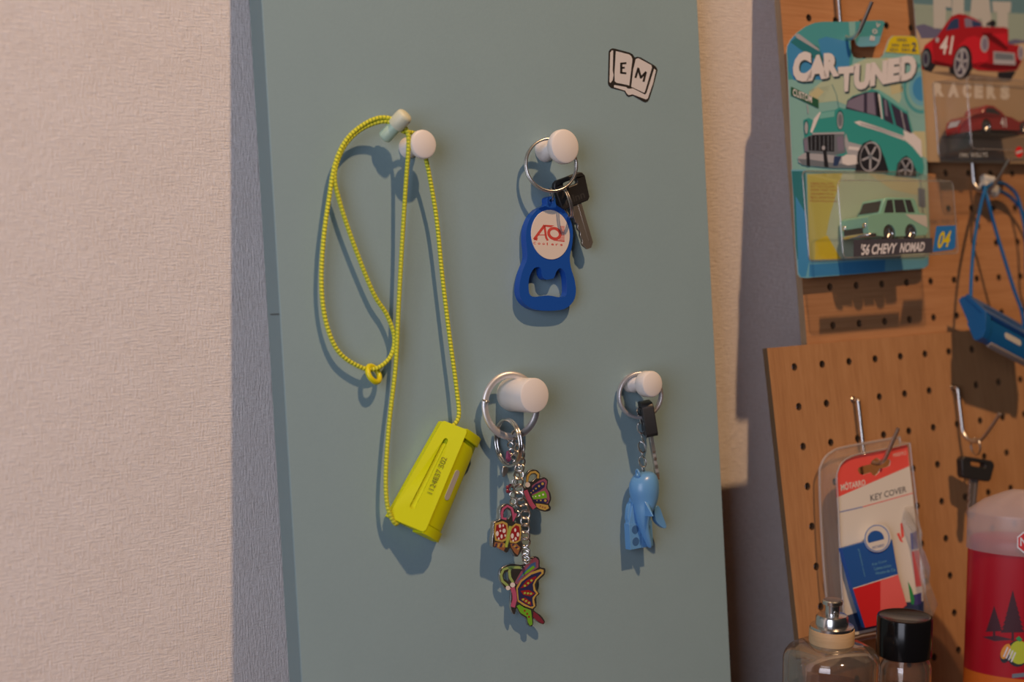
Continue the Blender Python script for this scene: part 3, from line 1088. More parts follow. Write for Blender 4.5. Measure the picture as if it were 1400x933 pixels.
mb.ball(fc + Vector((0.5, -0.2, .6)), 1.15, EN['teal'], 10)
mb.build('flower_charm', FG, bk, label='tiny dark red flower with a teal centre')
mb = MB()
mb.prism([tuple(v[:2]) for v in loc2([(262, 575), (285, 570), (290, 630), (270, 650), (255, 630)], FG, c4, 5)], 4.2, 5.6, EN['pink'])
mb.prism([tuple(v[:2]) for v in loc2([(235, 680), (275, 672), (268, 720), (240, 752), (230, 720)], FG, c4, 5)], 3.4, 4.8, STEEL)
mb.build('tag_charm', FG, bk, bevel=0.2)

# ---- shark keychain
c7 = (830, 500, 6.6643)
c8 = (840, 630, 6.6625)
SHARK = mat('sky_blue_plastic', (0.13, 0.34, 0.66), 0.3)
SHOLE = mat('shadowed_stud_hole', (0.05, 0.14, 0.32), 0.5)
FROST = mat('satin_grey_ring', (0.50, 0.50, 0.54), 0.35, 0.6)
sk = thing('shark_keychain', FG, tuple(FG.at(877, 600, 0)), 'blue plastic shark figure and black key hanging from the smallest peg', 'keychain')
q = zp(c7, FG, 9)
q8 = zp(c8, FG, 6)
rc7 = q(306, 272, 0)
mb = MB()
for dz_ in (0, -1.6):
    mb.ring(rc7 + Vector((0.4 * (dz_ / -1.6), 0, dz_)), (-0.34, 0.02, 0.94), 13.2, 1.05, FROST, n=56, seg=10, ry=12.9)
mb.build('split_ring', FG, sk)
mb = MB()
pts = [q(308, 425, -1), q(300, 520, -2), q(318, 640, -2), q(316, 760, -2), q8(255, -20, 0), q8(258, 85, 2)]
sp = smooth_path(pts, False, 8)
nl = 8
for k in range(nl):
    s = k / (nl - 1) * (len(sp) - 1)
    i = min(int(s), len(sp) - 2)
    p = sp[i].lerp(sp[i + 1], s - i)
    mb.ring(p, (0.75, 0.25, 0.6) if k % 2 else (-0.45, 0.3, 0.85), 3.2, 0.55, CHROME, ry=2.0, xdir=(0.12 if k % 2 else -0.12, 1, 0), n=22, seg=8)
mb.build('chain', FG, sk, label='silver curb chain')
# figure: hooded body, fins and legs, their hole shade painted as flat dark discs
xb0, yt = q8(160, 100)[:2]
bx0, bx1 = q8(146, 780, 3).x, q8(354, 780, 3).x
yb = q8(200, 795).y
y_leg = q8(200, 600).y
y_hip = q8(200, 560).y
y_top = q8(200, 330).y
mb = MB()
legs_w = (bx1 - bx0)
for x0, x1 in ((bx0, bx0 + legs_w * .485), (bx0 + legs_w * .515, bx1)):
    mb.prism([(x0, yb), (x1, yb), (x1, y_hip), (x0, y_hip)], 4.2, 9.0, SHARK)
    mx = (x0 + x1) / 2
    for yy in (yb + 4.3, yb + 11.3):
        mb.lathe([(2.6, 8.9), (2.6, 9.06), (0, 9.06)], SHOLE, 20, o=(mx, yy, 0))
mb.prism([(bx0 + .3, y_hip), (bx1 - .3, y_hip), (bx1 - 4.0, y_top), (bx0 + 4.6, y_top)], 4.6, 8.6, SHARK)
legs = mb.build('body_and_legs', FG, sk, bevel=0.5)
# shark hood: lofted rings from the crown down to the tail that lies over the back
mb = MB()
secs = [(275, 100, 40, 4.0), (272, 115, 78, 6.5), (265, 160, 112, 8.4), (262, 230, 124, 9.2), (266, 300, 120, 9.0), (272, 370, 106, 8.0), (268, 440, 82, 6.5), (256, 510, 58, 5.0), (258, 580, 42, 4.0), (276, 650, 34, 3.2),
        (300, 720, 28, 2.6), (318, 770, 22, 2.0), (324, 800, 8, 1.0)]
vs, fs = [], []
ns = 20
for k, (x, y, hw, hd) in enumerate(secs):
    cz_ = 9.0 if k < 6 else 10.2 + 0.15 * (k - 6)
    c = q8(x, y, cz_ - 6)
    sx2 = abs(q8(x + hw * 0.94, y, cz_ - 6).x - c.x)
    for i in range(ns):
        an_ = 2 * math.pi * i / ns
        rr = 1.0
        vs.append((c.x + sx2 * math.cos(an_), c.y, cz_ + hd * math.sin(an_) * (1.0 if math.sin(an_) > 0 else 0.75)))
for k in range(len(secs) - 1):
    for i in range(ns):
        j = (i + 1) % ns
        fs.append((k * ns + i, (k + 1) * ns + i, (k + 1) * ns + j, k * ns + j))
fs.append(tuple(range(ns)))
fs.append(tuple(reversed(range((len(secs) - 1) * ns, len(secs) * ns))))
mb.add(vs, fs, SHARK)
mb.build('shark_hood', FG, sk, sub=1, label='rounded shark hood with a long tail')
mb = MB()
d0, d1, d2 = q8(280, 345, 0), q8(345, 470, 0), q8(300, 480, 0)
fx = FG.at(840 + 305 / 6.6625, 630 + 420 / 6.6625, 17).x
mb.add([(fx - 1.2, d0.y + 1, 15.0), (fx + 1.2, d0.y + 1, 15.0), (fx - .9, d1.y, 15.5), (fx + .9, d1.y, 15.5), (fx - .4, d1.y + .5, 21.5), (fx + .4, d1.y + .5, 21.5), (fx - 1.0, d1.y, 12), (fx + 1.0, d1.y, 12), (fx, d0.y + 1.5, 12)],
       [(0, 2, 4), (1, 5, 3), (0, 4, 5, 1), (2, 3, 5, 4), (0, 6, 2), (1, 3, 7), (2, 6, 7, 3), (0, 1, 8), (0, 8, 6), (1, 7, 8), (6, 8, 7)], SHARK)
mb.build('dorsal_fin', FG, sk, bevel=0.3)


def fin(px, zc):
    o2 = [tuple(v[:2]) for v in smooth_path([(x, y, 0) for x, y in loc2(px, FG, c8, zc)], True, 3)]
    mb = MB()
    mb.prism(o2, zc - 1.6, zc + 1.6, SHARK)
    mb.build('fin', FG, sk, bevel=0.9)


fin([(356, 430), (375, 408), (400, 430), (425, 500), (448, 560), (458, 600), (440, 616), (400, 590), (365, 550), (352, 490)], 9.5)
fin([(150, 370), (165, 400), (162, 470), (150, 530), (128, 560), (110, 540), (112, 470), (125, 400)], 6.0)
mb = MB()
mb.ring(q8(215, 118, 5), (1, 0.2, 0.3), 2.2, 0.6, SHARK, n=18)
mb.build('eyelet', FG, sk)
kq = q(395, 632, 2)
key(FG, sk, frame_from((-0.16, 1.0, 0.02), (0.86, 0.0, 0.50), kq), 15, 20, 7.0, 27, 6.5, BLACKP, BRASSY, hole=True)


# ================================================================== things on the two pegboards
WIRE = mat('zinc_wire', (0.62, 0.60, 0.58), 0.28, 1.0)


def clear(name, tint=(1, 1, 1), gloss=0.12, rough=0.12, haze=0.0, haze_c=(0.8, 0.76, 0.74)):
    """thin clear plastic: mostly see-through, a little glossy, optionally milky"""
    m = bpy.data.materials.new(name)
    m.use_nodes = True
    t = m.node_tree
    for n in list(t.nodes):
        if n.type != 'OUTPUT_MATERIAL':
            t.nodes.remove(n)
    out = t.nodes['Material Output']
    tr = t.nodes.new('ShaderNodeBsdfTransparent')
    tr.inputs[0].default_value = (*tint, 1)
    gl = t.nodes.new('ShaderNodeBsdfGlossy')
    gl.inputs['Roughness'].default_value = rough
    fr = t.nodes.new('ShaderNodeLayerWeight')
    fr.inputs[0].default_value = 0.3
    mm = mathn(t, 'ADD', mathn(t, 'MULTIPLY', fr.outputs['Facing'], gloss * 2), gloss * 0.25)
    mx = t.nodes.new('ShaderNodeMixShader')
    t.links.new(mm, mx.inputs[0])
    t.links.new(tr.outputs[0], mx.inputs[1])
    t.links.new(gl.outputs[0], mx.inputs[2])
    last = mx.outputs[0]
    if haze:
        df = t.nodes.new('ShaderNodeBsdfDiffuse')
        df.inputs[0].default_value = (*haze_c, 1)
        m2 = t.nodes.new('ShaderNodeMixShader')
        m2.inputs[0].default_value = haze
        t.links.new(last, m2.inputs[1])
        t.links.new(df.outputs[0], m2.inputs[2])
        last = m2.outputs[0]
    t.links.new(last, out.inputs[0])
    MATS[name] = m
    return m


BLISTER = clear('clear_blister', (0.95, 0.95, 0.95), 0.12, 0.14, 0.03)
EDGE = clear('blister_edge_glint', (0.93, 0.93, 0.93), 0.25, 0.2, 0.16, (0.7, 0.66, 0.64))  # pale haze stands in for highlights on the blister edges
CLAM = clear('clear_clamshell', (0.95, 0.95, 0.95), 0.2, 0.12, 0.12)
CLAM_RIM = clear('clear_clamshell_rim', (0.9, 0.9, 0.9), 0.3, 0.2, 0.33, (0.66, 0.6, 0.6))


def wire_hook(fr, hx, tip, foot, vert, label):
    """J-shaped wire hook entering a hole at local x = hx; tip, foot and vert are seen at these pixels"""
    ty, tn = fr.at_x(*tip, hx)
    fy, fn = fr.at_x(*foot, hx)
    y0 = vert
    root = thing('peg_hook', fr, (hx, y0, 0), label, 'hook', 'wire hooks on the pegboards')
    n0 = 3.9
    fn = max(fn, n0 + 5)
    mid = fy + min((y0 - fy) * 0.3, 8.0)
    pts = [(hx, y0, -3), (hx, y0, 1.5), (hx, y0 - .5, 3.2), (hx, y0 - 2.6, n0), (hx, (y0 + mid) / 2, n0), (hx, mid + 1, n0), (hx, mid - 2, n0 + .4), (hx, fy + 1.8, n0 + (fn - n0) * .42), (hx, fy, fn), (hx, fy + (ty - fy) * .10, fn + (tn - fn) * .27),
           (hx, fy + (ty - fy) * .40, fn + (tn - fn) * .54), (hx, ty, tn)]
    mb = MB()
    mb.tube(smooth_path(pts, False, 6), 1.35, WIRE, seg=12)
    mb.build('hook_wire', fr, root)
    mb = MB()
    mb.lathe([(0, -4.0), (2.3, -4.0), (2.3, -0.4), (1.4, 0.3)], WIRE, 18, axis=(0, 0, 1), o=(hx, y0, 0))
    mb.build('hook_root', fr, root)
    return root, (hx, fy, fn), (hx, ty, tn)


def dbg(*a):
    pass


hk1, f1_, t1_ = wire_hook(FU, 25.0, (1192, 2), (1165, 52), FU.at(1143, -40, 0).y, 'wire hook through the slot of the teal car pack')
hk2, f2_, t2_ = wire_hook(FU, 150.0, (1380, 218), (1346, 262), 100.0, 'wire hook below the red car pack carrying the blue cord')
hk3, f3_, t3_ = wire_hook(FL, 50.0, (1228, 586), (1200, 634), -25.0, 'wire hook holding the red and white key cover pack')
hk4, f4_, t4_ = wire_hook(FL, 150.0, (1367, 566), (1333, 604), -25.0, 'wire hook with the single black key hanging on it')

# ---- teal car pack
K = (1060, 0, 2.392)
K5 = (1060, 0, 5.83)
K6 = (1070, 140, 3.732)
K7 = (1070, 110, 6.665)
CN = 8.0
TEAL = mat('print_teal', P(66, 128, 132), 0.45)
TEAL_D = mat('print_deep_teal', P(40, 98, 106), 0.45)
TEAL_L = mat('print_pale_teal', P(118, 150, 146), 0.45)
CREAM = mat('print_cream', P(158, 160, 138), 0.45)
SAND = mat('print_sand', P(172, 156, 122), 0.45)
SKYB = mat('print_sky_blue', P(58, 116, 158), 0.45)
SKYL = mat('print_light_blue', P(96, 142, 160), 0.45)
PWHITE = mat('print_white', P(196, 178, 178), 0.45)
PSHADE = mat('print_drop_shade', P(48, 62, 68), 0.5)
PBLACK = mat('print_black', P(30, 28, 34), 0.5)
PPLUM = mat('print_plum', P(52, 44, 62), 0.45)
PLILAC = mat('print_lilac', P(112, 98, 116), 0.45)
PGREY = mat('print_grey', P(98, 98, 106), 0.45)
PSILVER = mat('print_silver', P(150, 140, 146), 0.45)
PYEL = mat('print_yellow', P(190, 158, 24), 0.45)
POLIVE = mat('print_olive_yellow', P(172, 154, 74), 0.45)
PGREEN = mat('print_road_sign_green', P(34, 74, 54), 0.5)
PNAVY = mat('print_navy', P(40, 52, 84), 0.5)
PRUST = mat('print_rust', P(150, 66, 40), 0.5)
CARTEAL = mat('print_car_teal', P(50, 126, 122), 0.4)
CARTEAL_D = mat('print_car_shadow_teal', P(32, 86, 88), 0.4)
CARTEAL_L = mat('print_car_highlight_teal', P(104, 150, 144), 0.4)

pk = thing('toy_car_pack', FU, tuple(FU.at(1165, 52, CN)), 'teal carded toy car pack reading CAR TUNED, hung by its open slot', 'toy package')
card = [(38, 168), (40, 150), (50, 130), (72, 106), (100, 86), (130, 74), (160, 71), (240, 71), (320, 67), (352, 67), (358, 74), (350, 105), (340, 140), (328, 151), (276, 153), (266, 146), (262, 132), (256, 126), (247, 127),
        (246, 140), (249, 170), (255, 186), (268, 191), (340, 190), (352, 182), (360, 160), (372, 128), (384, 117), (452, 118), (464, 126), (470, 150), (476, 200), (484, 300), (494, 470), (500, 640), (506, 800),
        (500, 868), (486, 878), (300, 894), (100, 910), (82, 908), (74, 898), (66, 800), (60, 650), (48, 380)]
cp = loc2(card, FU, K, CN)
mb = MB()
CARD_BACK = mat('card_stock', (0.55, 0.5, 0.46), 0.7)
mb.prism(cp, CN - 0.6, CN, TEAL_L, side=CARD_BACK)
crd = mb.build('backing_card', FU, pk, smooth=False)
a = Art(FU.at, K, CN + 0.04, 0.035)
# background
a.poly([(38, 168), (40, 150), (50, 130), (72, 106), (100, 86), (130, 74), (160, 71), (240, 71), (244, 126), (246, 150), (250, 175), (255, 190), (240, 260), (140, 260), (42, 260)], TEAL, 0)
a.poly([(262, 70), (352, 67), (358, 74), (350, 105), (340, 140), (328, 151), (276, 153), (266, 146), (262, 132)], TEAL, 0)
a.poly([(276, 120), (345, 118), (338, 142), (328, 151), (276, 153), (266, 146)], SKYL, 1)
a.poly([(40, 150), (60, 118), (150, 165), (180, 260), (60, 262), (44, 230)], SKYB, 1)
a.poly([(50, 138), (70, 120), (140, 152), (160, 200), (120, 190)], TEAL_D, 2)
a.poly([(62, 112), (76, 110), (140, 158), (146, 168), (130, 160), (70, 124)], PSILVER, 3)
a.poly([(140, 130), (165, 120), (240, 136), (244, 180), (240, 240), (160, 220)], SKYB, 1)
a.poly([(180, 245), (300, 190), (400, 190), (420, 300), (380, 400), (200, 330), (110, 340), (110, 300)], CREAM, 1)
a.poly([(360, 190), (410, 190), (418, 300), (380, 310)], SAND, 2)
a.poly([(60, 300), (180, 280), (120, 420), (60, 500), (52, 400)], TEAL_L, 1)
a.stroke([(185, 275), (200, 310), (210, 370)], 2.0, TEAL_D, 2)
a.poly([(110, 310), (140, 285), (160, 300), (130, 330)], SAND, 2)
for rr, mm in ((95, TEAL_L), (82, TEAL), (70, TEAL_L), (56, SKYL), (40, SKYB)):
    pts = [(x, y) for x, y in ell(478, 290, rr * .72, rr, 40)]
    lim = [(min(x, 474 + (y - 180) * 0.062), y) for x, y in pts]
    a.poly(lim, mm, 2 + [95, 82, 70, 56, 40].index(rr))
a.poly([(425, 430), (490, 430), (495, 520), (440, 480)], SAND, 1)
# lower card
a.poly([(52, 555), (100, 555), (112, 850), (480, 850), (502, 845), (500, 868), (486, 878), (300, 894), (100, 910), (82, 908), (74, 898), (66, 800), (60, 650)], SKYL, 1)
a.poly([(54, 560), (98, 560), (108, 800), (72, 850), (66, 800), (60, 650)], TEAL_D, 2)
a.poly([(66, 640), (100, 700), (112, 850), (100, 905), (84, 905), (76, 890)], SKYB, 3)
a.poly([(112, 866), (360, 850), (358, 888), (110, 905)], SKYB, 3)
a.poly([(104, 570), (300, 562), (497, 590), (503, 840), (360, 845), (110, 850)], CREAM, 2)
a.poly([(104, 570), (220, 566), (180, 700), (150, 850), (110, 850)], POLIVE, 3)
a.poly([(300, 565), (470, 588), (468, 640), (380, 620)], SAND, 3)
a.poly([(130, 790), (170, 770), (215, 848), (130, 850)], PYEL, 4)
for i, y in enumerate((596, 606, 617, 630, 642, 654)):
    a.text(('WARNING SMALL PARTS', 'NOT FOR CHILDREN', 'UNDER THREE YEARS', 'AVERTISSEMENT PETITES', 'PIECES ADVERTENCIA', 'PIEZAS PEQUENAS')[i], [(114, y), (190 + (i % 3) * 6, y + 2), (190 + (i % 3) * 6, y + 9), (114, y + 8)], PRUST, 4)
a.poly([(466, 615), (490, 618), (492, 680), (468, 676)], PGREY, 4)
# yellow tab
a.poly([(360, 170), (373, 130), (386, 118), (452, 119), (463, 127), (468, 150), (472, 178)], PYEL, 8)
a.build('printed_card_art', FU, pk)
a = Art(FU.at, K5, CN + 0.45, 0.035)
a.text('SERIES', [(968, 304), (1048, 306), (1048, 332), (968, 330)], PNAVY, 0)
a.text('SERIE · SÉRIE', [(925, 343), (1072, 346), (1072, 372), (925, 370)], PNAVY, 0)
a.text('SERIA · SERIA', [(912, 384), (1074, 386), (1074, 411), (912, 409)], PNAVY, 0)
a.text('2', [(1088, 338), (1126, 338), (1124, 412), (1084, 412)], PNAVY, 0, bold=0.03)
a.text('V', [(806, 180), (840, 190), (828, 224), (796, 212)], PWHITE, 0, bold=0.03)
a.text('O', [(778, 226), (818, 238), (806, 276), (770, 264)], PWHITE, 0, bold=0.03)
a.text('B', [(760, 282), (802, 292), (790, 328), (752, 320)], PWHITE, 0, bold=0.03)
a.poly([(125, 690), (345, 795), (345, 865), (125, 760)], PGREEN, 0)
a.text('CUSTOM', [(140, 705), (292, 765), (292, 822), (140, 762)], PWHITE, 1, bold=0.02)
a.stroke([(255, 830), (262, 905)], 8, PSILVER, 0)
for ch, qd in (('C', [(150, 420), (285, 405), (290, 645), (130, 660)]), ('A', [(280, 445), (400, 428), (415, 625), (245, 650)]), ('R', [(385, 425), (505, 420), (510, 605), (388, 625)]),
               ('T', [(498, 535), (640, 525), (610, 725), (520, 735)]), ('U', [(628, 510), (770, 505), (745, 712), (625, 718)]), ('N', [(762, 500), (895, 478), (888, 668), (752, 690)]),
               ('E', [(898, 470), (1015, 455), (1005, 645), (888, 668)]), ('D', [(990, 455), (1128, 430), (1120, 628), (988, 650)])):
    a.text(ch, [(x + 11, y + 13) for x, y in qd], PSHADE, 2, bold=0.07)
    a.text(ch, qd, PWHITE, 3, bold=0.07)
a.build('printed_title', FU, pk, label='white CAR TUNED title lettering')
# printed wagon
a = Art(FU.at, K7, CN + 0.55, 0.03)
a.poly([(575, 255), (590, 180), (640, 140), (760, 100), (810, 78), (880, 85), (1000, 160), (1135, 270), (1190, 480), (1262, 545), (1272, 700), (1290, 790), (1280, 850), (1215, 875), (960, 860), (880, 800), (700, 700), (560, 700),
        (440, 690), (200, 520), (190, 360), (240, 340), (300, 380), (350, 290), (480, 268), (515, 245), (560, 260)], CARTEAL, 0)
a.poly([(880, 800), (860, 640), (780, 560), (760, 570), (900, 640), (960, 860)], CARTEAL_D, 1)
a.poly([(1190, 480), (1100, 455), (1115, 545), (1180, 600), (1262, 700), (1272, 700), (1262, 545)], PWHITE, 1)
a.poly([(575, 258), (590, 185), (640, 148), (760, 108), (865, 105), (905, 340), (780, 305)], PPLUM, 1)
a.poly([(580, 240), (600, 185), (690, 145), (740, 125), (740, 290)], PLILAC, 2)
a.poly([(770, 115), (830, 108), (850, 318), (770, 295)], PLILAC, 2)
a.poly([(850, 105), (865, 105), (908, 345), (860, 325)], PBLACK, 2)
a.poly([(868, 120), (888, 130), (912, 350), (900, 350)], PWHITE, 3)
a.poly([(905, 150), (965, 190), (1012, 405), (925, 360)], PPLUM, 2)
a.poly([(925, 170), (945, 185), (958, 330), (938, 320)], PLILAC, 3)
a.poly([(985, 205), (1075, 275), (1110, 450), (1035, 410)], PPLUM, 2)
a.poly([(1085, 285), (1135, 305), (1175, 488), (1118, 455)], PPLUM, 2)
a.stroke([(1078, 270), (1118, 460)], 9, PSILVER, 3)
a.stroke([(965, 180), (1025, 410)], 14, CARTEAL, 3)
a.poly([(810, 78), (880, 85), (1000, 160), (1135, 270), (1130, 285), (960, 180), (860, 100)], CARTEAL_L, 2)
a.poly([(650, 380), (700, 368), (860, 420), (1110, 510), (1112, 548), (900, 470), (700, 410)], PWHITE, 3)
a.poly([(700, 385), (860, 425), (1100, 515), (1098, 530), (860, 452), (720, 405)], PSILVER, 4)
a.poly([(350, 290), (480, 268), (478, 470), (305, 475)], CARTEAL, 1)
a.poly([(345, 298), (475, 275), (470, 330), (335, 350)], CARTEAL_L, 2)
a.poly([(270, 480), (350, 290), (335, 290), (285, 350), (250, 470)], PWHITE, 2)
a.ell(524, 360, 34, 92, CARTEAL_D, 2).ell(524, 365, 27, 78, PSILVER, 3).ell(524, 362, 20, 60, PGREY, 4)
a.ell(216, 430, 22, 70, CARTEAL_D, 2).ell(216, 432, 15, 55, PSILVER, 3)
a.poly([(188, 530), (280, 490), (560, 480), (575, 660), (440, 690), (200, 650)], PGREY, 2)
a.poly([(230, 515), (290, 495), (470, 490), (470, 650), (240, 640)], PBLACK, 3)
for x in (262, 300, 338, 376, 414, 448):
    a.stroke([(x, 500), (x, 640)], 6, PGREY, 4)
a.poly([(270, 478), (560, 470), (562, 488), (275, 495)], PSILVER, 4)
a.poly([(480, 495), (560, 488), (572, 650), (490, 665)], PGREY, 4).poly([(495, 515), (550, 508), (558, 635), (505, 645)], PLILAC, 5)
a.poly([(195, 540), (225, 540), (228, 640), (200, 650)], PLILAC, 4)
a.poly([(575, 480), (600, 560), (720, 590), (700, 690), (590, 670), (560, 560)], PSILVER, 2)
a.poly([(600, 600), (700, 610), (698, 640), (600, 630)], PWHITE, 3)
a.poly([(140, 700), (200, 660), (330, 670), (540, 690), (690, 680), (690, 790), (440, 795), (180, 765), (145, 745)], PSILVER, 4)
a.poly([(140, 715), (250, 720), (440, 750), (690, 770), (690, 800), (440, 798), (180, 770)], PGREY, 5)
a.poly([(540, 700), (580, 675), (670, 680), (690, 760), (600, 775), (545, 760)], PWHITE, 6)
a.poly([(215, 650), (245, 655), (250, 785), (220, 780)], PBLACK, 6).poly([(365, 600), (395, 610), (420, 795), (380, 790)], PBLACK, 6)
a.poly([(470, 690), (540, 690), (500, 780), (460, 780)], PNAVY, 6)
a.ell(372, 615, 16, 20, PSILVER, 7)
for cx, cy, rx, ry, ml in ((800, 690, 112, 145, 665), (1125, 800, 92, 115, 1030)):
    a.poly([(ml, 800), (cx - rx, cy - 40), (cx - rx * .6, cy - ry * .8), (cx, cy - ry), (cx + rx * .7, cy - ry * .7), (cx + rx * 1.15, cy + ry * .1), (cx + rx * 1.5, cy + ry), (ml, min(cy + ry, 880))] if cx < 900 else
           [(ml, 870), (cx - rx * .85, cy - 40), (cx - rx * .4, cy - ry * .8), (cx, cy - ry), (cx + rx * .5, cy - ry * .7), (cx + rx, cy + 20), (cx + rx * 1.05, 875)], PBLACK, 6)
lim = 868
for cx, cy, rx, ry in ((800, 695, 95, 138), (1120, 805, 68, 100)):
    a.poly([(x, min(y, lim)) for x, y in ell(cx, cy, rx, ry, 30, 10)], PSILVER, 7)
    a.poly([(x, min(y, lim)) for x, y in ell(cx - 4, cy, rx * .9, ry * .9, 30, 10)], PBLACK, 8)
    for k in range(5):
        an_ = R(72 * k + 20)
        ex, ey = cx + rx * .85 * math.cos(an_), min(cy + ry * .85 * math.sin(an_), lim)
        a.stroke([(cx, cy), (ex, ey)], 18 if cx < 900 else 12, PSILVER, 9)
    a.ell(cx, cy, rx * .2, ry * .18, PGREY, 10)
a.build('printed_wagon', FU, pk, label='printed teal station wagon picture')
# blister: base on the card, front face 38 mm out
BF = CN + 28


def blister(fr, root, base_n, front_n, base_q, front_q, name='blister'):
    """open-backed clear tray from base quad to front quad, given as local (x, y) corners bl, br, tr, tl"""
    mb = MB()
    b, f = base_q, front_q
    nb = len(b)
    vs = [(p[0], p[1], base_n) for p in b] + [(p[0], p[1], front_n) for p in f]
    mb.add(vs, [(i, (i + 1) % nb, nb + (i + 1) % nb, nb + i) for i in range(nb)] + [tuple(range(nb, 2 * nb))], BLISTER)
    o = mb.build(name, fr, root, bevel=1.6, label='clear plastic blister')
    mb = MB()  # thin tubes added to imitate highlights along the blister edges
    mb.tube([(p[0], p[1], front_n - .3) for p in f], 0.42, EDGE, closed=True, seg=6)
    mb.tube([(p[0], p[1], base_n + .3) for p in b], 0.5, EDGE, closed=True, seg=6)
    sub(mb.build('edge_highlight', fr, root), o)
    return o


def rq(x0, y0, x1, y1, r=3):
    return rrect(x0, y0, x1, y1, r, 3)


bx0_ = FU.at(1101, 300, CN).x
by1_ = FU.at(1105, 234, CN).y
by0_ = FU.at(1110, 357, CN).y
fx0_, fx1_ = FU.at(1169, 290, BF).x, FU.at(1305, 290, BF).x
fy1_ = (FU.at(1175, 240, BF).y + FU.at(1300, 254, BF).y) / 2
fy0_ = (FU.at(1170, 355, BF).y + FU.at(1300, 344, BF).y) / 2
bx1_ = min(fx1_ + 2, FU.at(1266, 300, CN).x)
blister(FU, pk, CN + .3, BF, rq(bx0_, by0_, bx1_, by1_), rq(bx0_ + 1.5, fy0_, bx1_ - 1.0, fy1_))
DARKBAND = mat('print_charcoal_band', P(66, 58, 64), 0.4)
BADGE = mat('print_badge_blue', P(40, 96, 150), 0.4)


def front_art(crop):
    """art on the blister's front face"""
    return Art(FU.at, crop, BF + 0.25, 0.05)


a = front_art(K6)
xl = (FU.at(1070 + 362 / 3.732, 330, BF).x)
a.poly([(362, 702), (765, 692), (765, 768), (362, 788)], DARKBAND, 0)
a.poly([(785, 632), (884, 628), (882, 738), (870, 752), (765, 765)], BADGE, 1)
a.text('04', [(800, 660), (862, 654), (850, 738), (788, 748)], PYEL, 2, bold=0.03, shear=0.15)
a.text("'56 CHEVY", [(402, 724), (586, 716), (580, 770), (396, 782)], PWHITE, 1, bold=0.035, shear=0.12)
a.text('NOMAD', [(602, 718), (728, 712), (722, 760), (596, 768)], PWHITE, 1, bold=0.035, shear=0.12)
a.build('name_band', FU, pk, label="charcoal strip reading '56 CHEVY NOMAD 04")

# ---- toy wagon inside the blister
MINT = mat('mint_car_paint', (0.28, 0.58, 0.44), 0.25)
IVORY = mat('ivory_car_paint', (0.72, 0.68, 0.62), 0.3)
SMOKE = mat('smoked_window_plastic', (0.03, 0.03, 0.035), 0.15)
TYRE = mat('black_tyre', (0.02, 0.02, 0.02), 0.6)


def wheel(frame, root, c, r, t, xf=None, facing=1):
    mb = MB(xf)
    mb.lathe([(r * .62, 0), (r * .95, 0), (r, t * .15), (r, t * .85), (r * .95, t), (r * .62, t)], TYRE, 28, axis=(0, 0, 1), o=(c[0], c[1], c[2]))
    w_ = mb.build('wheel', frame, root)
    mb = MB(xf)
    z = c[2] + (t if facing > 0 else 0)
    mb.lathe([(0, 0.1), (r * .62, 0.1), (r * .66, 0.25)], SMOKE, 24, axis=(0, 0, facing), o=(c[0], c[1], z - facing * .5))
    for k in range(5):
        an_ = R(72 * k + 18)
        d = Vector((math.cos(an_), math.sin(an_), 0))
        s_ = Vector((-d.y, d.x, 0)) * (r * .11)
        o_ = Vector((c[0], c[1], z - facing * .15))
        mb.tube([o_, o_ + d * (r * .62)], r * .1, CHROME, seg=6)
    mb.ring((c[0], c[1], z - facing * .1), (0, 0, 1), r * .64, r * .07, CHROME, n=24, seg=6)
    sub(mb.build('wheel_rim', frame, root, label='chrome five-spoke rim'), w_)


tw = thing('toy_car', FU, tuple(FU.at(1205, 325, 24)), 'mint green toy station wagon inside the clear blister', 'toy car')
NZ = CN + 25.5    # near side of the body
FZ = CN + 2.5    # far side
qc = lambda x, y: FU.at(1070 + x / 3.732, 140 + y / 3.732, NZ)
XA, XB = qc(446, 640).x, qc(740, 640).x      # nose and tail of the near side
yB = qc(600, 698).y                            # ground
yS = qc(560, 568).y                            # belt line
yR = qc(600, 482).y                            # roof
Lc = XB - XA
body = [(XA - 1.5, yB + 3.5), (XA - 2.0, yB + 7.5), (XA - 1.2, yS - 2.0), (XA + 2, yS - .6), (XA + Lc * .22, yS + .3), (XA + Lc * .36, yS + .6), (XB - 5, yS), (XB - 1, yS - .8), (XB, yS - 3), (XB - .3, yB + 4), (XB - 2, yB + 2.2),
        (XB - Lc * .13, yB + 2.0)]
arc = lambda cx, r: [(cx + r * math.cos(R(t_)), yB + 3.8 + r * math.sin(R(t_))) for t_ in range(-20, 201, 20)]
wx1, wx2 = qc(534, 660).x + 2, qc(655, 660).x
prof = body + arc(wx2, 5.8) + arc(wx1, 5.8)
mb = MB()
mb.prism(prof, FZ, NZ, MINT)
mb.build('car_body', FU, tw, bevel=1.0)
mb = MB()
gh = [(XA + Lc * .22, yS), (XA + Lc * .33, yR - .8), (XA + Lc * .4, yR), (XB - 9, yR - .4), (XB - 7, yR - 2), (XB - 3.5, yS)]
mb.prism(gh, FZ + 2.2, NZ - 2.2, MINT)
mb.build('cabin', FU, tw, bevel=1.0)
for k, pts in enumerate(([(XA + Lc * .30, yS + .8), (XA + Lc * .375, yR - 1.8), (XA + Lc * .46, yR - 1.6), (XA + Lc * .47, yS + .8)], [(XA + Lc * .50, yS + .8), (XA + Lc * .49, yR - 1.6), (XA + Lc * .65, yR - 1.6), (XA + Lc * .69, yS + .8)],
                         [(XA + Lc * .72, yS + .8), (XA + Lc * .68, yR - 1.6), (XA + Lc * .78, yR - 1.8), (XA + Lc * .84, yS + .8)])):
    mb = MB()
    mb.prism(pts, NZ - 2.3, NZ - 2.0, SMOKE)
    mb.build('window', FU, tw)
p0, p1 = Vector((XA + Lc * .22, yS, 0)), Vector((XA + Lc * .33, yR - .8, 0))
d = (p1 - p0)
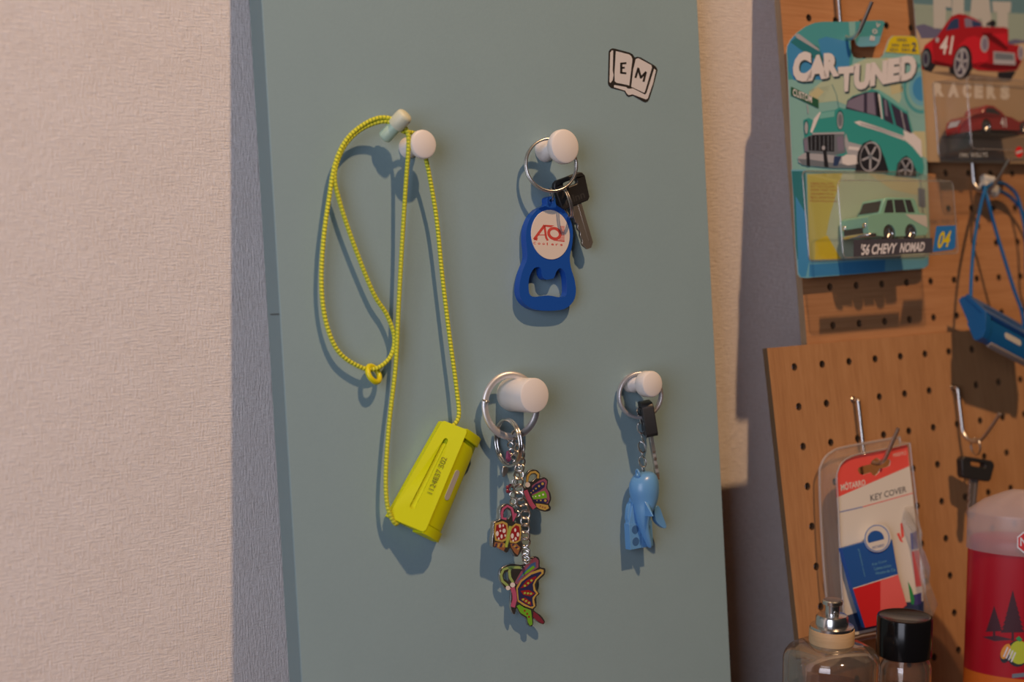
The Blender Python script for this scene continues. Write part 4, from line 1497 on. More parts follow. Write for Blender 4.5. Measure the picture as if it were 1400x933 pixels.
nn = Vector((-d.y, d.x, 0)).normalized() * 0.35
mb = MB()
a0, a1 = p0 + d * .14 + nn, p0 + d * .86 + nn
mb.add([(a0.x, a0.y, FZ + 3.4), (a0.x, a0.y, NZ - 3.2), (a1.x, a1.y, NZ - 4), (a1.x, a1.y, FZ + 4)], [(0, 1, 2, 3)], SMOKE)
mb.build('windscreen', FU, tw)
mb = MB()
mb.prism([(XA + Lc * .62, yS - .5), (XB - 1, yS - 1.4), (XB - .2, yS - 3), (XB - .5, yB + 7), (XB - 5, yB + 8.6), (XA + Lc * .70, yS - 3.2)], NZ, NZ + .15, IVORY)
mb.build('side_panel', FU, tw, label='ivory rear side panel')
mb = MB()
fx_ = XA - 2.2
mb.add([(fx_, yB + 4.5, FZ + 3), (fx_, yB + 4.5, NZ - 4), (fx_, yB + 8.3, NZ - 4), (fx_, yB + 8.3, FZ + 3)], [(0, 1, 2, 3)], SMOKE)
mb.build('grille', FU, tw)
for z in (NZ - 3.0, FZ + 3.0):
    mb = MB()
    mb.lathe([(0, 1.5), (1.2, 1.4), (1.9, 0.8), (2.1, 0)], CHROME, 20, axis=(-1, 0, 0), o=(XA - 1.0, yB + 9.4, z))
    mb.build('headlight', FU, tw)
mb = MB()
mb.tube(smooth_path([(XA + 3, yB + 3.2, NZ + .6), (XA - 1.5, yB + 3.2, NZ + .2), (XA - 3.2, yB + 3.2, NZ - 4), (XA - 3.5, yB + 3.2, (NZ + FZ) / 2), (XA - 3.2, yB + 3.2, FZ + 4), (XA, yB + 3.2, FZ)], False, 4), 1.3, CHROME, seg=10)
mb.build('bumper', FU, tw, label='chrome front bumper')
for wx in (wx1, wx2):
    wheel(FU, tw, (wx, yB + 3.8, NZ - 3.2), 4.9, 3.0)
    wheel(FU, tw, (wx, yB + 3.8, FZ + .2), 4.9, 3.0, facing=-1)

# ---- red car pack
C7 = (1240, 0, 7.775)
C8 = (1250, 100, 7.18)
RN = 6.0
RED = mat('print_car_red', P(146, 24, 32), 0.4)
RED_D = mat('print_deep_red', P(92, 14, 20), 0.4)
RED_L = mat('print_bright_red', P(176, 28, 40), 0.4)
DESERT = mat('print_desert_tan', P(158, 124, 96), 0.45)
DESERT_L = mat('print_pale_tan', P(176, 144, 116), 0.45)
DUSK = mat('print_dusk_blue', P(86, 108, 116), 0.45)
DUSK_L = mat('print_pale_sky', P(132, 136, 126), 0.45)
HILL = mat('print_purple_hill', P(92, 84, 108), 0.45)
PALE = mat('print_pale_letters', P(164, 152, 148), 0.45)
ghost = mat('print_ghost_letters', P(196, 172, 156), 0.45)
rp = thing('toy_car_pack', FU, tuple(FU.at(1340, 0, RN)), 'desert coloured toy car pack with a printed red coupe numbered 41', 'toy package')
lx, rx = (FU.at(1248, 0, RN).x + FU.at(1268, 221, RN).x) / 2, FU.at(1248, 0, RN).x + 133
tb, tt = FU.at(1300, 222, RN).y, FU.at(1300, -120, RN).y
mb = MB()
mb.prism(rrect(lx, tb, rx, tt, 3), RN - .6, RN, DESERT, side=CARD_BACK)
mb.build('backing_card', FU, rp, smooth=False)


def red_at(px, py, n):
    """a point on this pack, kept inside the card's right edge"""
    p = FU.at(px, py, n)
    p.x = min(p.x, rx - 0.6)
    return p


a = Art(red_at, C7, RN + 0.04, 0.04)
ey = lambda x: lx  # left edge of the card


def lxp(y):
    """crop x of the card's left edge at crop y"""
    return 66 + y * 0.094


a.poly([(lxp(-500) + 3, -500), (1600, -500), (1600, 470), (lxp(410) + 3, 410)], DUSK, 0)
a.poly([(lxp(100) + 3, 100), (1600, 180), (1600, 470), (lxp(410) + 3, 410)], DUSK_L, 1)
a.poly([(lxp(40) + 3, 40), (400, 60), (380, 100), (lxp(120) + 3, 110)], DUSK_L, 1)
a.poly([(lxp(270) + 3, 275), (180, 255), (300, 300), (420, 320), (480, 400), (lxp(420) + 3, 410)], HILL, 2)
a.poly([(1060, 440), (1150, 415), (1300, 440), (1600, 470), (1060, 480)], HILL, 2)
a.poly([(lxp(300) + 3, 300), (110, 320), (150, 400), (lxp(420) + 3, 420)], DESERT_L, 3)
a.poly([(lxp(410) + 3, 410), (600, 400), (1600, 470), (1600, 640), (lxp(600) + 3, 560)], DESERT_L, 2)
for ch, x0, x1, yb_ in (('F', 282, 420, 300), ('L', 478, 606, 300), ('A', 660, 900, 290), ('T', 905, 1108, 300)):
    y0 = -160
    if ch == 'T':
        a.poly([(905, 15), (1108, 20), (1100, 132), (1075, 132), (1072, 300), (958, 300), (958, 130), (915, 128)], PALE, 4)
    elif ch == 'F':
        a.poly([(276, -150), (470, -150), (476, 88), (416, 78), (410, 250), (400, 300), (284, 300)], PALE, 4)
        a.stroke([(408, 80), (476, 88)], 10, DUSK, 5)
    elif ch == 'L':
        a.poly([(482, -150), (606, -150), (606, 250), (480, 260)], PALE, 4)
    else:
        a.poly([(700, -150), (860, -150), (905, 290), (810, 290), (790, 200), (760, 200), (660, 280)], PALE, 4)
# printed coupe
a.poly([(160, 560), (190, 480), (270, 420), (330, 380), (400, 270), (470, 175), (550, 145), (620, 155), (720, 195), (795, 240), (800, 285), (1040, 290), (1078, 310), (1080, 470), (1190, 480), (1225, 560), (1225, 640), (1170, 745),
        (1000, 760), (760, 750), (690, 720), (500, 720), (300, 690), (250, 690), (160, 740)], RED, 6)
a.poly([(190, 480), (270, 440), (280, 640), (250, 640), (240, 520), (160, 560)], RED_L, 7)
a.poly([(480, 640), (560, 470), (640, 400), (720, 380), (800, 420), (860, 560), (870, 640), (760, 700), (690, 660), (640, 500), (560, 520)], RED_L, 7)
a.poly([(790, 350), (900, 350), (1078, 480), (1060, 540), (900, 440)], RED_D, 7)
a.poly([(900, 360), (1060, 350), (1070, 500), (980, 420)], RED_L, 8)
a.poly([(690, 700), (900, 740), (1170, 740), (1220, 620), (1150, 660), (900, 680), (760, 660)], RED_D, 7)
a.poly([(280, 640), (500, 690), (500, 720), (300, 690)], RED_D, 7)
a.poly([(410, 325), (460, 230), (510, 195), (550, 200), (555, 300)], PNAVY, 8)
a.poly([(610, 200), (640, 190), (790, 240), (795, 280), (620, 290)], PLILAC, 8)
a.poly([(690, 215), (785, 245), (790, 278), (700, 285)], PNAVY, 9)
a.stroke([(850, 270), (880, 240)], 30, PBLACK, 8).ell(910, 248, 36, 36, PBLACK, 8)
a.ell(158 + 52, 625, 58, 118, PBLACK, 8).ell(200, 625, 38, 88, PGREY, 9).ell(200, 625, 22, 60, PPLUM, 10)
a.poly([(180, 740), (230, 640), (310, 690), (260, 765)], PBLACK, 7)
a.ell(590, 665, 100, 185, PBLACK, 9, rot=8).poly([(600, 850), (700, 720), (690, 640), (640, 830)], PBLACK, 8)
a.ell(578, 665, 74, 158, PSILVER, 10, rot=8).ell(578, 665, 60, 130, PPLUM, 11, rot=8)
for k in range(5):
    an_ = R(72 * k + 60)
    a.stroke([(580, 665), (580 + 58 * math.cos(an_), 665 + 126 * math.sin(an_))], 26, PSILVER, 12)
a.poly([(450, 715), (510, 720), (520, 800), (455, 780)], PBLACK, 7)
a.poly([(965, 770), (1160, 755), (1100, 860), (1010, 870), (970, 830)], PBLACK, 7)
a.ell(825, 468, 45, 88, PSILVER, 9).ell(828, 468, 30, 68, PLILAC, 10)
a.ell(1210, 560, 30, 78, PSILVER, 9).ell(1212, 560, 18, 56, PLILAC, 10)
a.poly([(920, 545), (1145, 565), (1155, 690), (920, 680)], PSILVER, 9).poly([(935, 560), (1130, 580), (1138, 640), (935, 630)], PGREY, 10)
a.ell(322, 425, 20, 28, PSILVER, 9)
a.text('41', [(370, 385), (500, 380), (468, 578), (340, 575)], PWHITE, 9, bold=0.02)
a.poly([(250, 765), (500, 760), (960, 820), (1000, 870), (700, 860), (520, 820)], mat('print_ground_shade', P(108, 84, 70), 0.5), 5)
a.build('printed_coupe', FU, rp, label='printed red coupe with the number 41')
a = Art(red_at, C8, RN + 0.1, 0.04)
for ch, x0, x1 in (('R', 185, 295), ('A', 330, 440), ('C', 475, 560), ('E', 590, 675), ('R', 710, 805), ('S', 845, 935)):
    dy = (x0 - 185) * 0.045
    a.text(ch, [(x0, 90 + dy), (x1, 93 + dy), (x1, 232 + dy), (x0, 228 + dy)], ghost, 0, bold=0.08)
GREYBAND = mat('print_grey_brown_band', P(122, 98, 82), 0.45)
a.poly([(245, 640), (262, 615), (1500, 640), (1500, 868), (245, 868)], GREYBAND, 1)
a.build('printed_lettering', FU, rp)
RF = RN + 27
rbx0 = FU.at(1279, 170, RN).x
rby1, rby0 = FU.at(1290, 112, RN).y, FU.at(1290, 216, RN).y
blister(FU, rp, RN + .3, RF, rq(rbx0, rby0, rx - 4, rby1), rq(rbx0 + 2, rby0 + 2, rx - 6, rby1 - 2))
a = Art(red_at, C8, RF + 0.3, 0.05)
a.text('1941 WILLYS', [(446, 785), (720, 778), (720, 822), (446, 830)], PALE, 1, bold=0.01)
a.build('name_label', FU, rp, label='small pale car name lettering')
a = Art(red_at, C8, RF + 0.3, 0.05)
a.ell(1030, 775, 38, 55, mat('print_logo_red', P(190, 26, 30), 0.4), 2)
a.poly([(1000, 772), (1062, 752), (1062, 776), (1002, 796)], PALE, 3)
a.build('round_logo', FU, rp, label='round red logo')
# ---- toy coupe
rc_ = thing('toy_car', FU, tuple(FU.at(1350, 195, 30)), 'dark red toy coupe numbered 41 inside the clear blister', 'toy car')
CRED = mat('dark_red_car_paint', (0.26, 0.022, 0.024), 0.22)
NZ2, FZ2 = RN + 24, RN + 2.5
qr = lambda x, y: FU.at(1250 + x / 7.18, 100 + y / 7.18, NZ2)
tilt = lambda x: (x - qr(500, 560).x) * 0.02
g0 = qr(700, 600).y
xn, xt = qr(500, 560).x, qr(500, 560).x + 66
cyw = qr(700, 525).y
rw = 4.6
wxr = qr(712, 525).x
prof = [(xn, g0 + 1), (xn - .4, g0 + 3), (xn + .6, g0 + 5.5), (xn + 5, g0 + 10), (xn + 13, g0 + 13.6), (xn + 21, g0 + 15), (xn + 33, g0 + 14.4), (xn + 52, g0 + 12.5), (xn + 62, g0 + 9), (xn + 66, g0 + 5), (xn + 65.5, g0 + 1.5), (xn + 56, g0 + 1)]
arc2 = lambda cx, r: [(cx + r * math.cos(R(t_)), cyw + r * math.sin(R(t_))) for t_ in range(-20, 201, 20)]
prof += arc2(wxr + 42, 5.4) + arc2(wxr, 5.4)
mb = MB()
mb.prism(prof, FZ2, NZ2, CRED)
zm = (FZ2 + NZ2) / 2
for v in mb.v:
    k_ = min(1.0, max(0.0, (v.x - xn) / 16))
    v.z = zm + (v.z - zm) * (0.45 + 0.55 * k_ ** .6)
mb.build('car_body', FU, rc_, bevel=1.6)
mb = MB()
gx = qr(680, 350).x
mb.prism([(gx, g0 + 13), (gx + 4, g0 + 19), (gx + 8, g0 + 21), (gx + 16, g0 + 20.6), (gx + 24, g0 + 17), (gx + 30, g0 + 12)], FZ2 + 3, NZ2 - 2.4, CRED)
mb.build('cabin', FU, rc_, bevel=1.8)
mb = MB()
mb.prism([(gx + 4.4, g0 + 14.5), (gx + 6.5, g0 + 18.6), (gx + 14, g0 + 18.8), (gx + 20, g0 + 16), (gx + 22, g0 + 14.5)], NZ2 - 2.5, NZ2 - 2.2, SMOKE)
mb.build('window', FU, rc_)
for z, fc_ in ((NZ2 - 3.0, 1), (FZ2 + .2, -1)):
    wheel(FU, rc_, (wxr, cyw, z), rw, 3.2, facing=fc_)
    wheel(FU, rc_, (wxr + 42, cyw, z), rw, 3.2, facing=fc_)
vs, fs = text_mesh('41', 0.02)
mb = MB()
x41, y41 = qr(848, 530).x, qr(848, 530).y
mb.add([(x41 + u * 6.4, y41 + v * 6.6, NZ2 + .25) for u, v in vs], fs, PWHITE)
mb.build('door_number', FU, rc_, smooth=False, label='white number 41')
mb = MB()
mb.add([(xn + .5, g0 + 6, zm - 4), (xn + .5, g0 + 6, zm + 4), (xn + 4.6, g0 + 10.2, zm + 4.4), (xn + 4.6, g0 + 10.2, zm - 4.4)], [(0, 1, 2, 3)], PSILVER)
mb.build('grille', FU, rc_)
mb = MB()
mb.prism([(xn + 2, g0 + .2), (xn + 62, g0 + .2), (xn + 62, g0 + 1.2), (xn + 2, g0 + 1.2)], FZ2 + 1.5, NZ2 - 1.5, TYRE)
mb.build('chassis', FU, rc_)

# ---- blue lanyard on the second wire hook
LB = mat('lanyard_blue_plastic', (0.008, 0.10, 0.30), 0.38)
LCORD = cord_mat('blue_braid', (0.012, 0.16, 0.42), (0.01, 0.06, 0.18), 1.9)
CLEARGREY = mat('clear_grey_insert', (0.30, 0.26, 0.24), 0.25)
bl = thing('card_case_lanyard', FU, (150, 95, 0), 'blue card case hanging on a blue braided cord from a wire hook', 'lanyard')
o_ = FU.at(1349, 431, 37)
bxf = frame_from((0.93, -0.36, -0.05), (0.03, 0.55, 0.83), (0, 0, 0))
o_ = o_ + Vector(bxf.col[1][:3]) * 33.0 - Vector(bxf.col[0][:3]) * 11.0 - Vector(bxf.col[2][:3]) * 14.5
bxf.translation = o_
bxf = bxf @ Matrix.Diagonal((1.15, 1.15, 1.15, 1.0))
card_case(FU, bl, bxf, LB, None, CLEARGREY)


def up_(l):
    return [FU.at(x, y, n) for x, y, n in l]


hx2, hy2, hn2 = f2_
cord = [bxf @ Vector((-4, -27, 5))] + up_([(1327, 419, 20), (1328, 380, 19), (1332, 330, 18), (1340, 285, 18), (1346.5, 258, 18.5)]) + [Vector((hx2 + .8, hy2 + 3.2, hn2 - 2))] \
    + up_([(1353, 262, 11), (1368, 262, 8), (1384, 272, 7), (1400, 292, 7), (1412, 320, 7), (1420, 360, 7), (1412, 400, 7), (1404, 380, 8), (1402, 320, 9), (1392, 272, 9), (1380, 256, 9), (1366, 250, 11)]) \
    + [Vector((hx2 + .8, hy2 + 2.6, hn2 + 1))] + up_([(1351, 275, 19), (1360, 310, 19), (1372, 350, 20), (1386, 395, 21), (1398, 430, 22)]) + [bxf @ Vector((2, 27, 5))]
mb = MB()
mb.tube(smooth_path(cord, False, 7), 1.2, LCORD, seg=10)
mb.build('cord', FU, bl, label='blue braided cord')
c0 = FU.at(1352, 258, 9)
PALEP = mat('pale_plastic', (0.62, 0.58, 0.50), 0.45)
mb = MB()
mb.lathe([(0, -7), (3.3, -7), (4.0, -6.2), (4.0, 0), (4.6, 0.4), (4.6, 6.6), (3.6, 7.4), (0, 7.6)], PALEP, 26, axis=(0.9, -0.35, 0.1), o=c0)
mb.lathe([(0, -5), (2.6, -5), (3.2, -4.2), (3.2, 4.2), (2.4, 5), (0, 5)], PALEP, 24, axis=(0.9, -0.2, 0.2), o=c0 + Vector((1, 6.5, -1)))
mb.build('cord_stopper', FU, bl, label='pale cream cord stopper')

# ---- key cover pack on the lower board
M2 = (1080, 600, 5.833)
M3 = (1080, 740, 5.833)
KRED = mat('print_coral_red', P(206, 70, 62), 0.45)
KWHITE = mat('print_warm_white', P(196, 176, 166), 0.5)
KBLUE = mat('print_royal_blue', P(30, 72, 132), 0.45)
KRED2 = mat('print_signal_red', P(186, 30, 34), 0.45)
KPINK = mat('print_salmon', P(204, 84, 82), 0.45)
KGREEN = mat('print_leaf_green', P(40, 122, 70), 0.45)
KGREY = mat('print_grey_text', P(84, 76, 78), 0.5)
kp = thing('key_cover_pack', FL, tuple(FL.at(1205, 640, 14)), 'clear clamshell pack with a red and white KEY COVER card', 'package')
KN = 15.5


def px2(l, crop, n):
    return [tuple(FL.at(crop[0] + x / crop[2], crop[1] + y / crop[2], n)[:2]) for x, y in l]


cardk = [(368, 330), (378, 260), (405, 205), (450, 168), (520, 140), (760, 92), (925, 50), (938, 62), (950, 180), (975, 400), (1000, 640), (1040, 960), (1060, 1240), (1076, 1440), (560, 1560), (440, 1580), (425, 1400), (400, 1000), (385, 600)]
hk = [(540, 252), (548, 232), (575, 220), (640, 205), (655, 175), (690, 152), (715, 165), (722, 185), (770, 165), (795, 165), (803, 185), (795, 215), (770, 228), (722, 240), (705, 275), (680, 297), (660, 290), (645, 270), (580, 290), (555, 280)]
mb = MB()
mb.prism(px2(cardk, M2, KN), KN - .5, KN, KWHITE, holes=[px2(hk, M2, KN)])
mb.build('card_insert', FL, kp, smooth=False)
a = Art(FL.at, M2, KN + .04, .04)
a.poly([(368, 470), (368, 330), (378, 260), (405, 205), (450, 168), (520, 140), (760, 92), (925, 50), (938, 62), (952, 220), (640, 355), (372, 472)], KRED, 0, [hk])
a.text('MÖTARRO', [(404, 355), (598, 315), (604, 372), (408, 420)], KWHITE, 1, bold=0.02)
a.text('MX019-2', [(822, 120), (926, 95), (928, 128), (824, 150)], KWHITE, 1)
a.text('KEY COVER', [(640, 450), (926, 378), (930, 425), (644, 502)], KGREY, 1, bold=0.01)
a.stroke([(390, 588), (580, 545)], 10, mat('print_dusty_blue', P(120, 118, 150), 0.5), 1)
a.stroke([(580, 545), (980, 435)], 7, KPINK, 1)
a.poly([(880, 680), (895, 670), (905, 720), (910, 780), (890, 800)], KRED, 1).poly([(852, 760), (872, 750), (890, 800), (905, 830), (880, 820)], KRED, 1)
b = Art(FL.at, M3, KN + .04, .04)
b.poly([(440, 600), (760, 500), (1070, 480), (1075, 600), (560, 720), (440, 740)], PNAVY, 0)
b.poly([(960, -60), (1010, -80), (1022, 60), (970, 70)], mat('print_slate_blue', P(92, 92, 140), .5), 1)
b.poly([(970, 85), (1030, 72), (1052, 360), (1005, 368)], KPINK, 1)
b.poly([(940, 320), (975, 390), (995, 470), (985, 510), (965, 500)], KGREEN, 1)
b.poly([(985, 430), (1048, 412), (1050, 500), (990, 515)], mat('print_violet', P(64, 56, 110), .5), 1)
a.build('printed_card', FL, kp, label='red header with white lettering')
b.build('printed_card', FL, kp)
# folded booklet and badge in front of the card
BN = KN + 5.0
o2 = px2([(415, 60), (610, 5), (770, -30), (815, -10), (862, 265), (932, 510), (760, 660), (600, 692), (500, 375)], M3, BN)
mb = MB()
mb.prism(o2, BN - 3.0, BN, KBLUE)
bk2 = mb.build('booklet', FL, kp, smooth=False, label='blue and red folded booklet')
a = Art(FL.at, M3, BN + .05, .04)
a.poly([(502, 378), (862, 268), (932, 510), (760, 660), (600, 692)], KRED2, 0)
a.poly([(722, 320), (862, 268), (932, 510), (760, 640), (722, 655)], KPINK, 1)
a.stroke([(502, 380), (862, 268)], 7, KWHITE, 1)
for i, s in enumerate(('Key Cover', 'Cubierta de Llave', 'Housse de Cle')):
    a.text(s, [(655 + i * 14, 178 + i * 34), (770 + i * 34, 148 + i * 34), (776 + i * 34, 172 + i * 34), (660 + i * 14, 202 + i * 34)], SKYL, 1)
a.text('protective cover', [(556, 60), (605, 286), (590, 292), (540, 68)], SKYL, 1)
sub(a.build('booklet_print', FL, kp), bk2)
a = Art(FL.at, M2, BN + .5, .05)
mb = MB()
cb = FL.at(1080 + 695 / 5.833, 600 + 795 / 5.833, BN)
rb = (FL.at(1080 + 800 / 5.833, 736, BN).x - FL.at(1080 + 590 / 5.833, 736, BN).x) / 2
rby = (FL.at(1199, 600 + 680 / 5.833, BN).y - FL.at(1199, 600 + 905 / 5.833, BN).y) / 2
mb.prism(ell(cb.x, cb.y, rb, rby, 36), BN, BN + .9, KWHITE)
bd = mb.build('round_badge', FL, kp, bevel=.2, label='round white badge with a blue dome')
a = Art(FL.at, M2, BN + 0.95, .04)
a.ring(695, 795, 100, 108, 8, mat('print_badge_line', P(90, 110, 160), .5), 0)
a.poly([(x, min(y, 835 - (x - 620) * .25)) for x, y in ell(685, 800, 66, 66, 30)], KBLUE, 1)
a.text('MOTARRO', [(655, 862), (750, 838), (752, 860), (658, 884)], KBLUE, 1)
sub(a.build('badge_print', FL, kp), bd)
# clear shell: a rim flange behind, a raised tray in front
co = px2(cardk, M2, KN)
cxs = sum(p[0] for p in co) / len(co)
cys = sum(p[1] for p in co) / len(co)


def grow(k):
    g = []
    for x, y in co:
        d_ = Vector((x - cxs, y - cys))
        q_ = d_ + d_.normalized() * k
        g.append((cxs + q_.x, cys + q_.y))
    return [tuple(v[:2]) for v in smooth_path([(x, y, 0) for x, y in g], True, 3)]


lv = [(grow(6.0), 6.0), (grow(3.4), 6.6), (grow(1.6), KN - 1), (grow(1.0), KN + 1.5)]
ns_ = len(lv[0][0])
vs = []
for pts, z in lv:
    vs += [(p[0], p[1], z) for p in pts]
fs = []
for k in range(len(lv) - 1):
    fs += [(k * ns_ + i, k * ns_ + (i + 1) % ns_, (k + 1) * ns_ + (i + 1) % ns_, (k + 1) * ns_ + i) for i in range(ns_)]
p0_ = lv[0][0]
if sum(p0_[i - 1][0] * p0_[i][1] - p0_[i][0] * p0_[i - 1][1] for i in range(ns_)) < 0:
    fs = [tuple(reversed(f)) for f in fs]
mb = MB()
mb.add(vs, fs, CLAM)
mb.build('clear_shell', FL, kp, label='clear plastic clamshell')
mb = MB()
mb.tube([(p[0], p[1], 6.4) for p in lv[0][0]], 0.8, CLAM_RIM, closed=True, seg=8)
mb.tube([(p[0], p[1], KN + 1.5) for p in lv[3][0]], 0.5, CLAM_RIM, closed=True, seg=8)
mb.build('shell_rim', FL, kp, label='milky rolled rim')
mb = MB()
fl_ = px2([(930, 545), (985, 540), (1028, 620), (1035, 700), (1010, 780), (1045, 900), (1115, 1120), (1160, 1320), (1150, 1420), (1075, 1450), (1040, 1250), (985, 900), (950, 720), (905, 640)], M2, KN + 3)
random.seed(3)
zz = [random.uniform(-2.5, 2.5) for _ in fl_]
cxf, cyf = sum(p[0] for p in fl_) / len(fl_), sum(p[1] for p in fl_) / len(fl_)
for z_, m_ in ((0, 1), (0.35, 1)):
    vs = [(p[0], p[1], KN + 3 + z_ + q_) for p, q_ in zip(fl_, zz)] + [(p[0] * .55 + cxf * .45, p[1] * .55 + cyf * .45, KN + 5 + z_ - q_ * .8) for p, q_ in zip(fl_, zz)] + [(cxf, cyf, KN + 3.6 + z_)]
    nf_ = len(fl_)
    mb.add(vs, [(i, (i + 1) % nf_, nf_ + (i + 1) % nf_, nf_ + i) for i in range(nf_)] + [(nf_ + i, nf_ + (i + 1) % nf_, 2 * nf_) for i in range(nf_)], CLAM)
mb.build('torn_bag_corner', FL, kp, label='crinkled clear plastic flap at the right edge', smooth=False)

# ---- single black key
M5 = (1270, 520, 4.662)
sk_ = thing('key', FL, (150, f4_[1], f4_[2]), 'single black-headed key hanging from a wire hook', 'key')
kn = f4_[2] + 1.0
kq = FL.at(1270 + 285 / 4.662, 520 + 635 / 4.662, kn)
KSTEEL = mat('worn_key_steel', (0.42, 0.36, 0.33), 0.45, 0.9)
key(FL, sk_, frame_from((0.24, 1.0, 0.08), (-0.22, 0, 1), kq), 27.5, 14.5, 6.0, 26, 6.8, BLACKP, KSTEEL, taper=0.86)
mb = MB()
rt = FL.at(1330, 612, kn)
mb.ring(Vector((150, f4_[1] - 3.4, f4_[2])), (0.93, 0, 0.35), 5.6, 0.6, WIRE, n=26, seg=8)
mb.build('key_ring', FL, sk_)

# ================================================================== bottles on the shelf
FS = Frame(Vector((0, 0, 0)), 0.0)


class Cyl(Frame):
    """an upright round thing on the shelf: x right, y up from the shelf, z towards the viewer's side of the room"""

    def __init__(self, px, dy):
        d = FWD + RGT * ((px - 700) / FPX)
        k = (CAM_POS.y + dy - CAM_POS.y) / d.y
        p = CAM_POS + d * k
        super().__init__(Vector((p.x, p.y, SHELF_Z)), 0.0)

    def h(self, px, py, r=0.0):
        """height above the shelf seen at a pixel, on the axis (r mm nearer)"""
        return self.at(px, py, r).y

    def squash(self, k):
        """flatten the cross-section to k of its width along the local direction away from the room's left side"""
        dv = Vector((0.818, 0, -0.575))
        m = Matrix.Identity(4)
        for i in range(3):
            for j in range(3):
                m[i][j] -= (1 - k) * dv[i] * dv[j]
        self.S = m
        return m

    def on(self, r):
        Si = self.S.inverted()
        to = lambda v: Vector((v.x, v.z, -v.y))      # world -> local axes
        back = lambda v: Vector((v.x, -v.z, v.y))

        def fn(px, py, n):
            d = FWD + RGT * ((px - 700) / FPX) - UPV * ((py - 466.5) / FPX)
            o = (CAM_POS - self.o)
            d0, o0 = d, o
            d, o = back(Si @ to(d)), back(Si @ to(o))
            rr = (r + n) / 1000
            A = d.x ** 2 + d.y ** 2
            B = o.x * d.x + o.y * d.y
            C_ = o.x ** 2 + o.y ** 2 - rr ** 2
            ds = B * B - A * C_
            k = (-B - math.sqrt(max(ds, 0))) / A
            return self.loc(CAM_POS + d0 * k)
        return fn


GLASS = mat('clear_glass', (0.95, 0.93, 0.90), 0.03, IOR=1.45)
GLASS.node_tree.nodes['Principled BSDF'].inputs['Transmission Weight'].default_value = 1.0
BGLASS = clear('bottle_glass', (0.86, 0.82, 0.77), 0.34, 0.06, 0.05, (0.6, 0.55, 0.5))
LIQUID = clear('pale_amber_liquid', (0.82, 0.70, 0.60), 0.05, 0.1)
COLLAR = wood('pale_wood_collar', (0.42, 0.27, 0.14), (0.52, 0.35, 0.19), (0.58, 0.41, 0.24), (40, 500, 40))
f = Cyl(1147, 0.538)
pf = thing('perfume_bottle', f, (0, 0, 0), 'round glass perfume bottle with silver pump and pale wood collar', 'bottle')
mmpx = lambda px: px / FPX * (f.o - CAM_POS).dot(FWD) * 1000
H = lambda y: f.h(1147, y)
r_body = mmpx(64)
hs = f.h(1147, 893, mmpx(30))
mb = MB()
mb.lathe([(0, 0.6), (r_body - 2, 0.6), (r_body, 3), (r_body, hs - 9), (r_body - .6, hs - 6), (r_body - 2.6, hs - 3.2), (r_body - 7, hs - .8), (mmpx(40), hs + .6), (mmpx(29), hs + 1.6), (mmpx(28), hs + 3.5), (mmpx(26), hs + 3.5), (mmpx(26), hs + .6),
          (r_body - 8, hs - 3), (r_body - 4, hs - 5.4), (r_body - 3, hs - 9), (r_body - 3, 6), (0, 6)], BGLASS, 64, axis=(0, 1, 0))
mb.build('glass_body', f, pf)
mb = MB()
mb.lathe([(0, 6.2), (r_body - 3.2, 6.2), (r_body - 3.2, hs - 26), (0, hs - 26)], LIQUID, 48, axis=(0, 1, 0))
mb.build('perfume', f, pf)
c0_, c1_ = f.h(1147, 890.5, mmpx(30)), f.h(1147, 870.5, mmpx(30))
mb = MB()
mb.lathe([(mmpx(26), c0_ - 1.5), (mmpx(29.5), c0_ - 1.5), (mmpx(29.5), c0_), (mmpx(28), c0_)], CHROME, 40, axis=(0, 1, 0))
mb.lathe([(mmpx(27), c1_), (mmpx(29), c1_), (mmpx(29), c1_ + 1.6), (mmpx(22), c1_ + 2.2), (mmpx(21.5), c1_ + 6.5), (mmpx(19.5), c1_ + 7.8), (mmpx(12), c1_ + 8.4), (0, c1_ + 8.4)], CHROME, 40, axis=(0, 1, 0))
mb.build('metal_collar', f, pf, label='polished silver stepped collar')
mb = MB()
mb.lathe([(mmpx(26), c0_), (mmpx(30), c0_ + .2), (mmpx(30.3), c0_ + 1), (mmpx(30.3), c1_ - .6), (mmpx(29.5), c1_), (mmpx(26), c1_)], COLLAR, 48, axis=(0, 1, 0))
mb.build('wood_collar', f, pf, label='pale wood ring')
ph = H(818)
mb = MB()
mb.lathe([(mmpx(9.5), c1_ + 8), (mmpx(9.5), ph - 3.2), (mmpx(13.5), ph - 2.4), (mmpx(13.8), ph - .6), (mmpx(12), ph), (0, ph - .5)], CHROME, 32, axis=(0, 1, 0))
mb.lathe([(0.6, 0), (1.2, 0), (1.2, 1.0), (0, 1.0)], STEEL, 14, axis=(-.4, 0, 1), o=(-mmpx(3.5), ph - 7, mmpx(8.6)))
mb.build('spray_pump', f, pf, label='silver spray pump head')

f = Cyl(1248.5, 0.530)
mmpx = lambda px: px / FPX * (f.o - CAM_POS).dot(FWD) * 1000
bb = thing('cosmetic_bottle', f, (0, 0, 0), 'clear glass bottle with a glossy black cylinder cap', 'bottle')
ht, hb = f.h(1248, 839), f.h(1248, 911, mmpx(36))
rc_ = mmpx(36.8)
mb = MB()
mb.lathe([(0, 0.5), (rc_ - 2, .5), (rc_, 2.5), (rc_, hb - 6), (rc_ - 1, hb - 3), (rc_ - 3, hb), (rc_ - 4.5, hb), (rc_ - 4, hb - 4), (rc_ - 2.6, hb - 7), (rc_ - 2.6, 5), (0, 5)], BGLASS, 56, axis=(0, 1, 0))
mb.build('glass_body', f, bb)
mb = MB()
mb.lathe([(0, 5.2), (rc_ - 2.8, 5.2), (rc_ - 2.8, hb - 20), (0, hb - 20)], LIQUID, 48, axis=(0, 1, 0))
mb.build('contents', f, bb)
